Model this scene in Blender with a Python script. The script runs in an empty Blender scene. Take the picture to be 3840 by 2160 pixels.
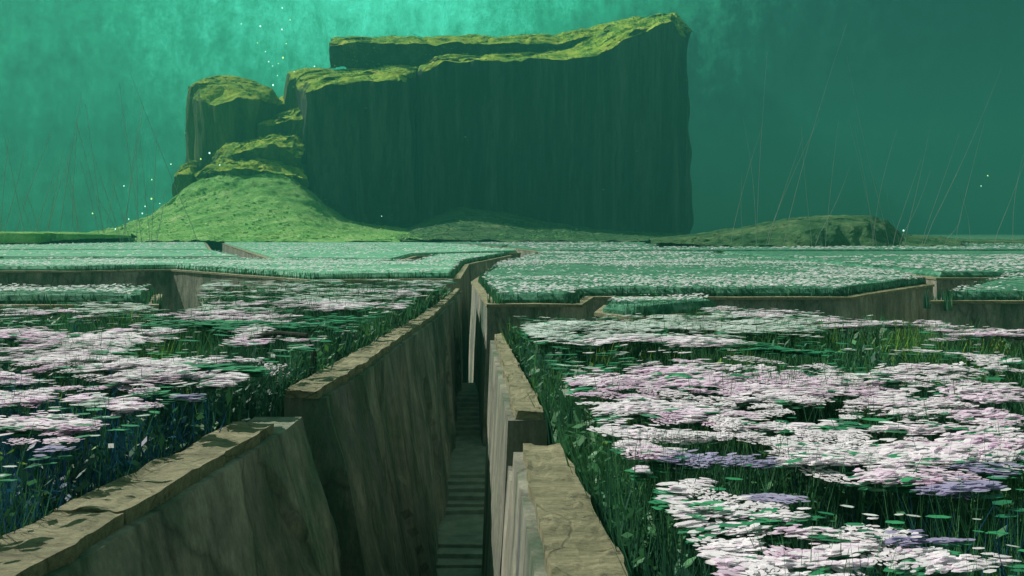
import bpy, math, random
import numpy as np
from mathutils import Vector, noise
random.seed(7); rng = np.random.default_rng(11)
R = math.radians
scene = bpy.context.scene
COL = scene.collection

# ------------------------------------------------------------------ camera
HOR = 231.0; F = 800.0
cam_d = bpy.data.cameras.new('camera'); cam = bpy.data.objects.new('camera', cam_d); COL.objects.link(cam)
cam.location = (0, 0, 0); cam.rotation_euler = (R(90), 0, 0)
cam_d.sensor_width = 36; cam_d.lens = 36*F/1024
cam_d.shift_y = -(288-HOR)/1024
cam_d.clip_start = 0.1; cam_d.clip_end = 6000
scene.camera = cam

# ------------------------------------------------------------------ sun, world, exposure
SUN_AZ, SUN_EL = R(-60), R(43)          # azimuth from +Y towards +X
sdir = Vector((math.sin(SUN_AZ)*math.cos(SUN_EL), math.cos(SUN_AZ)*math.cos(SUN_EL), math.sin(SUN_EL)))
sl = bpy.data.lights.new('sun', 'SUN'); sl.energy = 5.0; sl.angle = R(0.5); sl.color = (1.0, 0.90, 0.86)
so = bpy.data.objects.new('sun', sl); COL.objects.link(so); so.rotation_euler = sdir.to_track_quat('Z', 'Y').to_euler()

w = bpy.data.worlds.new('World'); scene.world = w; w.use_nodes = True
def build_world():
    nt = w.node_tree; N = nt.nodes; L = nt.links; N.clear()
    out = N.new('ShaderNodeOutputWorld'); bg = N.new('ShaderNodeBackground')
    tc = N.new('ShaderNodeTexCoord'); sep = N.new('ShaderNodeSeparateXYZ')
    L.new(tc.outputs['Generated'], sep.inputs[0])
    def m(op, a, b=None, c=None, clamp=False):
        n = N.new('ShaderNodeMath'); n.operation = op; n.use_clamp = clamp
        for i, v in enumerate((a, b, c)):
            if v is None: continue
            if isinstance(v, (int, float)): n.inputs[i].default_value = v
            else: L.new(v, n.inputs[i])
        return n.outputs[0]
    def nz(scale, vec, detail=5, rough=.6):
        mp = N.new('ShaderNodeMapping'); mp.inputs['Scale'].default_value = vec; L.new(tc.outputs['Generated'], mp.inputs[0])
        n = N.new('ShaderNodeTexNoise'); n.inputs['Scale'].default_value = scale; n.inputs['Detail'].default_value = detail
        n.inputs['Roughness'].default_value = rough; L.new(mp.outputs[0], n.inputs[0]); return n.outputs[0]
    x, z = sep.outputs[0], sep.outputs[2]
    big = nz(5, (1, 1, .8)); fine = nz(70, (1, 1, .8), 9, .85); streak = nz(22, (2.2, 2.2, .16), 7, .8)
    # bright column of light left of the middle, dying towards the right and the horizon
    d1 = m('MULTIPLY', m('ADD', x, .13), 3.6); g = m('POWER', 2.718, m('MULTIPLY', m('MULTIPLY', d1, d1), -1))
    vz = m('SMOOTHSTEP', z, 0, 0) if False else m('MULTIPLY', z, 3.6, clamp=True)
    glow = m('MULTIPLY', g, vz)
    mr = N.new('ShaderNodeMapRange'); mr.interpolation_type = 'SMOOTHSTEP'
    L.new(m('ADD', m('SUBTRACT', m('MULTIPLY', x, 1.0), m('MULTIPLY', z, 1.1)), m('MULTIPLY', m('SUBTRACT', big, .5), .35)), mr.inputs['Value'])
    mr.inputs['From Min'].default_value = -.40; mr.inputs['From Max'].default_value = .26
    dark = mr.outputs[0]
    tex = m('ADD', m('ADD', m('MULTIPLY', m('SUBTRACT', big, .5), .65), m('MULTIPLY', m('SUBTRACT', fine, .5), 1.3)), m('MULTIPLY', m('SUBTRACT', streak, .5), .8))
    val = m('ADD', m('MULTIPLY', m('SUBTRACT', 1, dark), .58), m('ADD', m('MULTIPLY', glow, .27), m('MULTIPLY', tex, .68)), clamp=True)
    cr = N.new('ShaderNodeValToRGB'); L.new(val, cr.inputs[0]); e = cr.color_ramp.elements
    e[0].position = 0; e[0].color = (.004, .030, .024, 1)
    e[1].position = 1; e[1].color = (.11, .95, .62, 1)
    for p, c in ((.2, (.008, .060, .045)), (.42, (.022, .21, .115)), (.66, (.034, .42, .225))):
        k = cr.color_ramp.elements.new(p); k.color = c + (1,)
    # the bright sky lies ahead; behind and overhead, unseen, grey-green is put in as neutral fill
    br = N.new('ShaderNodeMapRange'); br.interpolation_type = 'SMOOTHSTEP'; L.new(m('SUBTRACT', sep.outputs[1], m('MULTIPLY', z, .45)), br.inputs['Value'])
    br.inputs['From Min'].default_value = .1; br.inputs['From Max'].default_value = .55
    mxw = N.new('ShaderNodeMixRGB'); L.new(br.outputs[0], mxw.inputs[0]); mxw.inputs[1].default_value = (.15, .20, .175, 1); L.new(cr.outputs[0], mxw.inputs[2])
    L.new(mxw.outputs[0], bg.inputs[0]); bg.inputs[1].default_value = 1.0
    # a little plain daylight from the sky model on top
    sky = N.new('ShaderNodeTexSky'); sky.sky_type = 'NISHITA'; sky.sun_disc = False
    sky.sun_elevation = SUN_EL; sky.sun_rotation = SUN_AZ
    tint = N.new('ShaderNodeMixRGB'); tint.blend_type = 'MULTIPLY'; tint.inputs[0].default_value = 1
    L.new(sky.outputs[0], tint.inputs[1]); tint.inputs[2].default_value = (.25, .7, .45, 1)
    bg2 = N.new('ShaderNodeBackground'); L.new(tint.outputs[0], bg2.inputs[0]); bg2.inputs[1].default_value = .012
    add = N.new('ShaderNodeAddShader'); L.new(bg.outputs[0], add.inputs[0]); L.new(bg2.outputs[0], add.inputs[1])
    L.new(add.outputs[0], out.inputs[0])
build_world()
scene.view_settings.view_transform = 'Standard'; scene.view_settings.look = 'None'
scene.view_settings.exposure = 0.52; scene.view_settings.gamma = 1
scene.cycles.max_bounces = 5; scene.cycles.diffuse_bounces = 3; scene.cycles.glossy_bounces = 2
scene.cycles.volume_bounces = 0; scene.cycles.transparent_max_bounces = 8
scene.cycles.use_denoising = True

# ------------------------------------------------------------------ helpers
def U(x, y, z):                      # reference-frame point seen at (x, y), lying on the level z
    D = -z*F/(y*.3975-HOR); return ((x*.3975-512)/F*D, D)
def UD(x, y, D):                     # the same at depth D
    return Vector(((x*.3975-512)/F*D, D, (HOR-y*.3975)/F*D))
def tag(o, label=None, cat=None, group=None, kind=None):
    if label: o['label'] = label
    if cat: o['category'] = cat
    if group: o['group'] = group
    if kind: o['kind'] = kind
    return o
def empty(name, loc=(0, 0, 0), rz=0):
    o = bpy.data.objects.new(name, None); COL.objects.link(o); o.location = loc; o.rotation_euler = (0, 0, rz)
    o.empty_display_size = .2; return o
def mk(name, verts, faces, mats, parent=None, midx=None, smooth=False, uniform=None):
    me = bpy.data.meshes.new(name)
    if uniform is None and isinstance(faces, np.ndarray): uniform = faces.shape[1]
    if uniform:
        v = np.asarray(verts, dtype=np.float32); f = np.asarray(faces, dtype=np.int32)
        me.vertices.add(len(v)); me.vertices.foreach_set('co', v.ravel())
        me.loops.add(f.size); me.loops.foreach_set('vertex_index', f.ravel())
        me.polygons.add(len(f)); me.polygons.foreach_set('loop_start', np.arange(0, f.size, uniform, dtype=np.int32))
        me.polygons.foreach_set('loop_total', np.full(len(f), uniform, dtype=np.int32))
        me.update(calc_edges=True)
    else:
        me.from_pydata([tuple(v) for v in verts], [], [tuple(f) for f in faces]); me.update()
    for m_ in (mats if isinstance(mats, (list, tuple)) else [mats]): me.materials.append(m_)
    if midx is not None: me.polygons.foreach_set('material_index', np.asarray(midx, dtype=np.int32))
    if smooth: me.polygons.foreach_set('use_smooth', np.ones(len(me.polygons), dtype=bool))
    o = bpy.data.objects.new(name, me); COL.objects.link(o)
    if parent is not None: o.parent = parent
    return o
def fb(x, y, z=0., s=1., o=4): return noise.fractal(Vector((x*s, y*s, z*s)), 1.0, 2.0, o)
def hash2(ix, iy, seed):
    h = (ix.astype(np.int64)*374761393 + iy.astype(np.int64)*668265263 + seed*982451653) & 0x7fffffff
    h = ((h ^ (h >> 13))*1274126177) & 0x7fffffff
    return (h & 0xffff)/65535.
def vn(x, y, s, seed=0):
    x = x*s; y = y*s; ix = np.floor(x); iy = np.floor(y); fx = x-ix; fy = y-iy
    fx = fx*fx*(3-2*fx); fy = fy*fy*(3-2*fy)
    a = hash2(ix, iy, seed); b = hash2(ix+1, iy, seed); c = hash2(ix, iy+1, seed); d = hash2(ix+1, iy+1, seed)
    return (a*(1-fx)+b*fx)*(1-fy)+(c*(1-fx)+d*fx)*fy
def fbm(x, y, s, seed=0): return (vn(x, y, s, seed)+.5*vn(x, y, 2*s, seed+1)+.25*vn(x, y, 4*s, seed+2))/1.75

# ------------------------------------------------------------------ materials
def material(name, rough=.8, spec=.3):
    m = bpy.data.materials.new(name); m.use_nodes = True; b = m.node_tree.nodes['Principled BSDF']
    b.inputs['Roughness'].default_value = rough; b.inputs['Specular IOR Level'].default_value = spec
    return m, m.node_tree, b
def ramp_noise(nt, vec, scale, stops, detail=6, rough=.6, mapscale=(1, 1, 1)):
    N, L = nt.nodes, nt.links
    mp = N.new('ShaderNodeMapping'); mp.inputs['Scale'].default_value = mapscale; L.new(vec, mp.inputs[0])
    n = N.new('ShaderNodeTexNoise'); n.inputs['Scale'].default_value = scale; n.inputs['Detail'].default_value = detail
    n.inputs['Roughness'].default_value = rough; L.new(mp.outputs[0], n.inputs[0])
    cr = N.new('ShaderNodeValToRGB'); L.new(n.outputs[0], cr.inputs[0])
    el = cr.color_ramp.elements
    el[0].position = stops[0][0]; el[0].color = tuple(stops[0][1])+(1,)
    el[1].position = stops[-1][0]; el[1].color = tuple(stops[-1][1])+(1,)
    for p, c in stops[1:-1]:
        k = el.new(p); k.color = tuple(c)+(1,)
    return cr.outputs[0], n.outputs[0]
def mix(nt, fac, a, b, mode='MIX'):
    n = nt.nodes.new('ShaderNodeMixRGB'); n.blend_type = mode
    for i, v in enumerate((fac, a, b)):
        if isinstance(v, (int, float)): n.inputs[i].default_value = v
        elif isinstance(v, tuple): n.inputs[i].default_value = v+(1,)
        else: nt.links.new(v, n.inputs[i])
    return n.outputs[0]
def coords(nt): return nt.nodes.new('ShaderNodeNewGeometry').outputs['Position']
def bump(nt, b, h, strength=.5, dist=.05):
    n = nt.nodes.new('ShaderNodeBump'); n.inputs['Strength'].default_value = strength; n.inputs['Distance'].default_value = dist
    nt.links.new(h, n.inputs['Height']); nt.links.new(n.outputs[0], b.inputs['Normal'])
def gray(v): return (v, v, v)

def stone_face():
    m, nt, b = material('stone_face', .85, .25); P = coords(nt)
    base, h1 = ramp_noise(nt, P, .55, [(.3, (.18, .20, .16)), (.5, (.30, .31, .235)), (.7, (.44, .44, .34))], 8, .65)
    st, h2 = ramp_noise(nt, P, 1.6, [(.36, gray(.45)), (.46, gray(.85)), (.6, gray(1.15))], 7, .75, (1, 1, .09))
    c = mix(nt, .7, base, st, 'MULTIPLY')
    moss, h3 = ramp_noise(nt, P, .35, [(.45, gray(0)), (.62, gray(1))], 7, .7, (1, 1, .35))
    c = mix(nt, moss, c, (.075, .14, .08))
    blu, _ = ramp_noise(nt, P, .3, [(.58, gray(0)), (.70, gray(.8))], 5, .7, (1, 1, .5))
    c = mix(nt, blu, c, (.13, .14, .19))
    sp4, h4 = ramp_noise(nt, P, 9, [(.3, gray(.45)), (.6, gray(1.15))], 8, .85, (1, 1, .35))
    c = mix(nt, .75, c, sp4, 'MULTIPLY')
    nt.links.new(c, b.inputs['Base Color'])
    nv = nt.nodes.new('ShaderNodeTexNoise'); nv.inputs['Scale'].default_value = .9; nv.inputs['Detail'].default_value = 7; nt.links.new(P, nv.inputs[0])
    mv = nt.nodes.new('ShaderNodeMapping'); mv.inputs['Scale'].default_value = (.5, .5, .11); nt.links.new(mix(nt, .8, P, nv.outputs['Color'], 'ADD'), mv.inputs[0])
    vv = nt.nodes.new('ShaderNodeTexVoronoi'); vv.feature = 'DISTANCE_TO_EDGE'; vv.inputs['Scale'].default_value = 1.; nt.links.new(mv.outputs[0], vv.inputs['Vector'])
    cv = nt.nodes.new('ShaderNodeValToRGB'); nt.links.new(vv.outputs[0], cv.inputs[0]); cv.color_ramp.elements[0].color = (.5, .5, .5, 1); cv.color_ramp.elements[1].position = .035
    vc = nt.nodes.new('ShaderNodeTexVoronoi'); vc.inputs['Scale'].default_value = 1.; nt.links.new(mv.outputs[0], vc.inputs['Vector'])
    sv = nt.nodes.new('ShaderNodeSeparateXYZ'); nt.links.new(vc.outputs['Color'], sv.inputs[0]); tv = nt.nodes.new('ShaderNodeMapRange'); nt.links.new(sv.outputs[0], tv.inputs[0]); tv.inputs['To Min'].default_value = .82; tv.inputs['To Max'].default_value = 1.18
    c = mix(nt, 1., mix(nt, .8, c, cv.outputs[0], 'MULTIPLY'), tv.outputs[0], 'MULTIPLY'); nt.links.new(c, b.inputs['Base Color'])
    a = nt.nodes.new('ShaderNodeMath'); a.operation = 'ADD'; nt.links.new(mix(nt, .5, h2, cv.outputs[0]), a.inputs[0]); nt.links.new(h4, a.inputs[1])
    bump(nt, b, a.outputs[0], .8, .09); return m
def coping_stone():
    m, nt, b = material('coping_stone', .8, .3); P = coords(nt)
    base, h1 = ramp_noise(nt, P, 1.3, [(.3, (.13, .13, .075)), (.48, (.27, .27, .15)), (.6, (.38, .37, .22)), (.72, (.50, .48, .32))], 10, .78, (.35, 1.6, 1))
    sp, _ = ramp_noise(nt, P, 2.2, [(.36, gray(0.25)), (.44, gray(1))], 7, .75)
    c = mix(nt, .8, base, sp, 'MULTIPLY')
    v = nt.nodes.new('ShaderNodeTexVoronoi'); v.feature = 'DISTANCE_TO_EDGE'; v.inputs['Scale'].default_value = .55
    mp = nt.nodes.new('ShaderNodeMapping'); nzv = nt.nodes.new('ShaderNodeTexNoise'); nzv.inputs['Scale'].default_value = 1.7; nzv.inputs['Detail'].default_value = 6
    nt.links.new(P, nzv.inputs[0]); va = mix(nt, .35, P, nzv.outputs['Color'], 'ADD'); nt.links.new(va, v.inputs['Vector'])
    cr = nt.nodes.new('ShaderNodeValToRGB'); nt.links.new(v.outputs[0], cr.inputs[0])
    cr.color_ramp.elements[0].position = .002; cr.color_ramp.elements[0].color = (.3, .3, .3, 1); cr.color_ramp.elements[1].position = .012
    c = mix(nt, .5, c, cr.outputs[0], 'MULTIPLY')
    mo, _ = ramp_noise(nt, P, .7, [(.46, gray(0)), (.72, gray(.6))], 9, .75)
    c = mix(nt, mo, c, (.15, .17, .085))
    nt.links.new(c, b.inputs['Base Color'])
    g4, h4 = ramp_noise(nt, P, 12, [(.34, gray(.35)), (.55, gray(1.1))], 9, .85, (.5, 1.3, 1))
    nt.links.new(mix(nt, .8, c, g4, 'MULTIPLY'), b.inputs['Base Color'])
    bump(nt, b, mix(nt, .3, h4, cr.outputs[0]), 1., .10); return m
def plain_noise(name, stops, scale=1., rough=.8, spec=.2, detail=6, ms=(1, 1, 1), bs=.4, bd=.05, nr=.65):
    m, nt, b = material(name, rough, spec); P = coords(nt)
    c, h = ramp_noise(nt, P, scale, stops, detail, nr, ms); nt.links.new(c, b.inputs['Base Color'])
    if bs: bump(nt, b, h, bs, bd)
    return m
def cliff_mat(name, grass_lo=.45, grass_hi=.7, turf=False):
    m, nt, b = material(name, .95, .1); P = coords(nt)
    rock, h = ramp_noise(nt, P, .09, [(.36, (.004, .012, .012)), (.5, (.03, .055, .045)), (.60, (.09, .13, .10)), (.72, (.19, .21, .16))], 10, .75, (1, 1, .07))
    gr, h2 = ramp_noise(nt, P, .12, [(.3, (.08, .25, .04)), (.44, (.24, .48, .06)), (.54, (.46, .68, .07)), (.7, (.75, .82, .16))], 9, .7, (1, .5, 1.6))
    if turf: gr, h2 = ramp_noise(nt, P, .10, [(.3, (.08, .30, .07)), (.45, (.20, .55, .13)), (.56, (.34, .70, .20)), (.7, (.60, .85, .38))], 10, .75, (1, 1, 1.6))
    fl, h3 = ramp_noise(nt, P, .9, [(.35, gray(.35)), (.6, gray(1.))], 6, .8)
    gr = mix(nt, .7, gr, fl, 'MULTIPLY')
    g = nt.nodes.new('ShaderNodeNewGeometry'); s = nt.nodes.new('ShaderNodeSeparateXYZ'); nt.links.new(g.outputs['Normal'], s.inputs[0])
    a = nt.nodes.new('ShaderNodeMath'); a.operation = 'MULTIPLY_ADD'; nt.links.new(h, a.inputs[0]); a.inputs[1].default_value = .35
    nt.links.new(s.outputs[2], a.inputs[2])
    mr = nt.nodes.new('ShaderNodeMapRange'); nt.links.new(a.outputs[0], mr.inputs[0])
    mr.inputs['From Min'].default_value = grass_lo; mr.inputs['From Max'].default_value = grass_hi
    nt.links.new(mix(nt, mr.outputs[0], rock, gr), b.inputs['Base Color'])
    bump(nt, b, mix(nt, .4, h, h3), .8, 2.0); return m
def leaf_mat(name, stops, scale=1.2, trans=.25, rough=.5, var=.72):
    m, nt, b = material(name, rough, .25); P = coords(nt)
    c, _ = ramp_noise(nt, P, scale, stops, 3, .6)
    gi = nt.nodes.new('ShaderNodeNewGeometry'); rr_ = nt.nodes.new('ShaderNodeMapRange'); nt.links.new(gi.outputs['Random Per Island'], rr_.inputs[0])
    rr_.inputs['To Min'].default_value = var; rr_.inputs['To Max'].default_value = 1.08; c = mix(nt, 1., c, rr_.outputs[0], 'MULTIPLY')
    nt.links.new(c, b.inputs['Base Color'])
    t = nt.nodes.new('ShaderNodeBsdfTranslucent'); nt.links.new(c, t.inputs[0])
    ms = nt.nodes.new('ShaderNodeMixShader'); ms.inputs[0].default_value = trans
    nt.links.new(b.outputs[0], ms.inputs[1]); nt.links.new(t.outputs[0], ms.inputs[2])
    nt.links.new(ms.outputs[0], nt.nodes['Material Output'].inputs[0]); return m

M = {}
M['face'] = stone_face(); M['coping'] = coping_stone()
M['soil'] = plain_noise('garden_soil', [(.3, (.018, .022, .03)), (.55, (.035, .04, .055)), (.75, (.07, .07, .09))], 1.1, .35, .5)
M['floor'] = plain_noise('trench_floor', [(.3, (.05, .08, .06)), (.7, (.14, .18, .14))], .8, .85, .2)
M['step'] = plain_noise('step_stone', [(.3, (.14, .19, .14)), (.7, (.30, .36, .27))], 1.6, .8, .25)
M['plain'] = plain_noise('far_plain', [(.3, (.03, .12, .06)), (.5, (.07, .22, .11)), (.62, (.2, .36, .24)), (.75, (.4, .5, .42))], .11, .95, .1, 8, (.6, 2.2, 1), .3, .5, .75)
M['canopy'] = plain_noise('ground_cover', [(.32, (.015, .08, .045)), (.48, (.04, .18, .10)), (.6, (.12, .32, .20)), (.74, (.36, .50, .40))], 1.3, .85, .15, 8, (1, 1, 1), .9, .25, .75)
M['canopy_mist_tint'] = plain_noise('ground_cover_mist_tint', [(.34, (.04, .20, .11)), (.46, (.11, .38, .22)), (.58, (.26, .54, .36)), (.76, (.60, .74, .62))], .55, .9, .1, 9, (.7, 1.2, 1), .8, .4, .8)  # paler stops put the lit mist of the far beds into the colour
M['cliff'] = cliff_mat('cliff_rock'); M['butte'] = cliff_mat('butte_rock')
for n_ in M['butte'].node_tree.nodes:
    if n_.type == 'VALTORGB' and abs(n_.color_ramp.elements[0].position-.36) < .001:
        for e_, c_ in zip(n_.color_ramp.elements, ((.03, .06, .03), (.08, .15, .05), (.16, .23, .09), (.28, .32, .18))): e_.color = c_+(1,)
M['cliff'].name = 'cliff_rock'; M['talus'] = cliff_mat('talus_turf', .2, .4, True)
M['turf_dull_shade'] = cliff_mat('dull_shade_turf', .2, .4, True)  # dull turf of the mounds; also puts the mesa's shade into the right slope
for n_ in M['turf_dull_shade'].node_tree.nodes:
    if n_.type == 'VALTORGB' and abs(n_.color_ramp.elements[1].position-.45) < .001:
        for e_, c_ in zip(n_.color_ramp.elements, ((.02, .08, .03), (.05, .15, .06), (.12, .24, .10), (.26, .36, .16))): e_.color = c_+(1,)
M['boulder'] = plain_noise('boulder_rock', [(.3, (.10, .17, .09)), (.5, (.22, .30, .17)), (.7, (.42, .46, .32))], .5, .9, .1)
M['white'] = leaf_mat('petal_white', [(.35, (.84, .82, .84)), (.6, (.95, .92, .95))], 2., .42, var=.86)
M['pink'] = leaf_mat('petal_pink', [(.35, (.76, .58, .73)), (.6, (.92, .82, .91))], 2., .42, var=.86)
M['lavender'] = leaf_mat('petal_lavender', [(.35, (.33, .31, .48)), (.6, (.50, .48, .66))], 2., .42, var=.86)
M['pale'] = leaf_mat('petal_pale_green', [(.35, (.60, .72, .65)), (.6, (.80, .88, .83))], 2., .42, var=.86)
M['pad'] = leaf_mat('leaf_disc', [(.35, (.02, .17, .08)), (.65, (.05, .32, .13))], 1.5, .15)
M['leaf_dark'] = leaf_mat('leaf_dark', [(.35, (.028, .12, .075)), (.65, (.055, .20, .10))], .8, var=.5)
M['leaf_mid'] = leaf_mat('leaf_mid', [(.35, (.045, .18, .075)), (.65, (.09, .30, .11))], .8, var=.5)
M['leaf_bright'] = leaf_mat('leaf_bright', [(.35, (.10, .32, .06)), (.65, (.28, .46, .05))], .8)
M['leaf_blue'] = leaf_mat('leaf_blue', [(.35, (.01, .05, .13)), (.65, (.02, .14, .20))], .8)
M['scrub_dark'] = leaf_mat('scrub_dark', [(.35, (.04, .17, .06)), (.65, (.08, .26, .09))], .05)
M['scrub_mid'] = leaf_mat('scrub_mid', [(.35, (.09, .34, .10)), (.65, (.18, .50, .16))], .05)
M['scrub_bright'] = leaf_mat('scrub_bright', [(.35, (.30, .66, .20)), (.65, (.52, .82, .32))], .05)
M['stem'] = leaf_mat('stem_green', [(.35, (.05, .13, .06)), (.65, (.10, .22, .11))], 1.5)
M['bark'] = plain_noise('dark_bark', [(.3, (.012, .018, .012)), (.7, (.05, .06, .04))], 5, .9, .1)
M['stalk'] = plain_noise('pale_stalk', [(.3, (.22, .30, .26)), (.7, (.42, .40, .38))], .2, .8, .1)
def mote_mat(name, c, s):
    m = bpy.data.materials.new(name); m.use_nodes = True; b = m.node_tree.nodes['Principled BSDF']
    b.inputs['Emission Color'].default_value = c+(1,); b.inputs['Emission Strength'].default_value = s; b.inputs['Base Color'].default_value = c+(1,)
    return m
M['mote'] = mote_mat('mote_glow', (.55, 1., .80), 1.6); M['mote_y'] = mote_mat('mote_glow_warm', (.60, 1., .30), 1.2)

# ------------------------------------------------------------------ polygons
def area(p): return .5*sum(p[i][0]*p[(i+1) % len(p)][1]-p[(i+1) % len(p)][0]*p[i][1] for i in range(len(p)))
def ccw(p): return p if area(p) > 0 else p[::-1]
def inset(p, d):
    n = len(p); out = []
    for i in range(n):
        a, b, c = Vector(p[i-1]), Vector(p[i]), Vector(p[(i+1) % n])
        e1 = (b-a).normalized(); e2 = (c-b).normalized()
        n1 = Vector((-e1.y, e1.x)); n2 = Vector((-e2.y, e2.x)); s = n1+n2
        k = s.length_squared; s = s*(2/max(k, .5)) ; out.append(tuple(b+s*d))
    return out
def inside(px, py, poly):
    r = np.zeros(px.shape, bool); n = len(poly)
    for i in range(n):
        x1, y1 = poly[i]; x2, y2 = poly[(i+1) % n]
        if y1 == y2: continue
        c = ((y1 > py) != (y2 > py)) & (px < (x2-x1)*(py-y1)/(y2-y1)+x1); r ^= c
    return r
def densify(p, step):
    out = []
    for i in range(len(p)):
        a = Vector(p[i]); b = Vector(p[(i+1) % len(p)]); L_ = (b-a).length; n = max(1, int(L_/step)) if L_ < 300 else max(1, int(L_/40))
        for k in range(n): out.append(tuple(a+(b-a)*k/n))
    return out
ZF = -13.5      # level of the trench floors
def ring(name, outer, inner, z0, z1, mat_, parent, wob=0.):
    n = len(outer); vs = []; fs = []
    for i in range(n):
        j1 = wob*fb(outer[i][0], outer[i][1], 3, .9); j2 = wob*fb(outer[i][0], outer[i][1], 9, .9)
        o_ = (outer[i][0]+j1*.6, outer[i][1]+j2*.6); h = z1+j1*.5
        vs += [(o_[0], o_[1], z0), (o_[0], o_[1], h), (inner[i][0], inner[i][1], h), (inner[i][0], inner[i][1], z0)]
    for i in range(n):
        a, b = 4*i, 4*((i+1) % n)
        for k in range(4): fs.append((a+k, b+k, b+(k+1) % 4, a+(k+1) % 4))
    return mk(name, vs, fs, mat_, parent)
PLOTS = []
def plot(key, poly, label, step=2., coping=True, copw=.55, ztop=-3.8, batter=.35, soil=-4.5):
    poly = ccw(poly); dp = densify(poly, step); PLOTS.append((key, poly))
    t = empty('retaining_wall', (poly[0][0], poly[0][1], ZF)); tag(t, label, 'wall')
    off = Vector((poly[0][0], poly[0][1], ZF))
    n = len(dp); lev = [(ztop-.16, 0.), (ztop-1.5, batter*.1), (ztop-4, batter*.5), (ZF, batter)]
    inner = inset(dp, .7)
    vs = []; fs = []
    outs = [inset(dp, -b) for _, b in lev]
    for k, (z, b) in enumerate(lev):
        for i in range(n):
            q = outs[k][i]; j = .10*fb(q[0], q[1], z, .5)
            vs.append(Vector((q[0]+j, q[1]+j, z))-off)
    for q in inner: vs.append(Vector((q[0], q[1], ztop-.16))-off)
    for q in inner: vs.append(Vector((q[0], q[1], ZF))-off)
    m_ = len(lev)
    for k in range(m_-1):
        for i in range(n):
            j = (i+1) % n; fs.append((k*n+i, (k+1)*n+i, (k+1)*n+j, k*n+j))
    for i in range(n):
        j = (i+1) % n
        fs.append((i, j, m_*n+j, m_*n+i)); fs.append((m_*n+i, m_*n+j, (m_+1)*n+j, (m_+1)*n+i)); fs.append(((m_+1)*n+i, (m_+1)*n+j, (m_-1)*n+j, (m_-1)*n+i))
    mk('wall_face', vs, fs, M['face'], t)
    if coping:
        o_ = inset(dp, -.07); i_ = inset(dp, copw)
        c = ring('coping', [(a-off.x, b-off.y) for a, b in o_], [(a-off.x, b-off.y) for a, b in i_], ztop-.16-off.z, ztop-off.z, M['coping'], t, .08)
    s = mk('garden_soil', [(q[0], q[1], soil) for q in inner], [tuple(range(n))], M['soil']); tag(s, kind='structure')
    return t

# near plots
RW_in = [(.95, -4), (.75, 0), (.36, 8.8), (-.02, 17.1), (-.74, 29.5)]
RW_out = [(2.35, -4), (2.05, 0), (1.36, 8.8), (.73, 17.1), (-.30, 29.5)]
LW1_in = [(-6.2, -4), (-5.9, 2), (-5.45, 8.8), (-5.0, 12.4), (-4.65, 15.9), (-4.6, 17.6)]
LW1_out = [(-7.6, -4), (-7.2, 2), (-6.65, 9), (-6.05, 12.4), (-5.6, 15.9), (-5.55, 17.6)]
LW2_in = [(-4.55, 19.3), (-4.2, 22.9), (-3.95, 28.7), (-3.5, 36.6), (-3.4, 48), (-3.38, 53)]
LW2_out = [(-5.5, 19.3), (-5.15, 22.9), (-4.75, 28.7), (-4.2, 36.6), (-3.85, 48), (-3.8, 53)]
R_poly = ccw([(2.35, -4), (2.05, 0), (1.36, 8.8), (.73, 17.1), (-.30, 29.5), (-.6, 27.4+2.2), (6.9, 29), (7.2, 33.5), (9, 33), (14.2, 28.5), (16, 25), (40, 23), (40, -4)])
R_poly = ccw([(2.35, -4), (2.05, 0), (1.36, 8.8), (.73, 17.1), (-.28, 29.2), (6.9, 29), (7.2, 33.5), (9, 33), (14.2, 28.5), (16, 25), (40, 23), (40, -4)])
A_poly = ccw([(-60, -4), (-7.6, -4), (-7.2, 2), (-6.65, 9), (-6.05, 12.4), (-5.6, 15.9), (-5.5, 19.3), (-5.15, 22.9), (-4.75, 28.7), (-4.2, 36.6), (-3.85, 48), (-3.85, 50.5), (-9, 50), (-18.6, 48.4), (-12.3, 31.5), (-14.6, 31.5), (-15.2, 34.2), (-60, 34.2)])
def near_plot(key, poly, label, wall_edges):
    """soil slab with a plain stone face on its far edges; the trench-side walls are their own things"""
    PLOTS.append((key, poly)); n = len(poly)
    s = mk('garden_soil', [(q[0], q[1], -4.9) for q in poly]+[(q[0], q[1], -5.2) for q in poly],
           [tuple(range(n)), tuple(range(2*n-1, n-1, -1))]+[(i, i+n, (i+1) % n+n, (i+1) % n) for i in range(n)], M['soil']); tag(s, kind='structure')
    t = empty('retaining_wall', (wall_edges[0][0], wall_edges[0][1], ZF)); tag(t, label, 'wall'); off = Vector((wall_edges[0][0], wall_edges[0][1], ZF))
    for (z0, z1, th, nm, mt) in ((ZF, -3.96, .0, 'wall_face', M['face']), (-3.96, -3.8, .06, 'coping', M['coping'])):
        vs = []; fs = []; m_ = len(wall_edges)
        for i, p in enumerate(wall_edges):
            a = Vector(wall_edges[max(i-1, 0)]); b = Vector(wall_edges[min(i+1, m_-1)]); e = (b-a).normalized(); nn = Vector((-e.y, e.x))
            po = Vector(p)-nn*(.02+th); pi = Vector(p)+nn*.5
            for (q, z) in ((po, z0), (po, z1), (pi, z1), (pi, z0)): vs.append(Vector((q.x, q.y, z))-off)
        for i in range(m_-1):
            for k in range(4): fs.append((4*i+k, 4*i+4+k, 4*i+4+(k+1) % 4, 4*i+(k+1) % 4))
        fs += [(0, 1, 2, 3), (4*m_-1, 4*m_-2, 4*m_-3, 4*m_-4)]
        mk(nm, vs, fs, mt, t)
near_plot('R', R_poly, 'low back wall at the far edge of the near right flower bed', [(40, 23), (16, 25), (14.2, 28.5), (9, 33), (7.2, 33.5), (6.9, 29), (.3, 29.2)])
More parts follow.
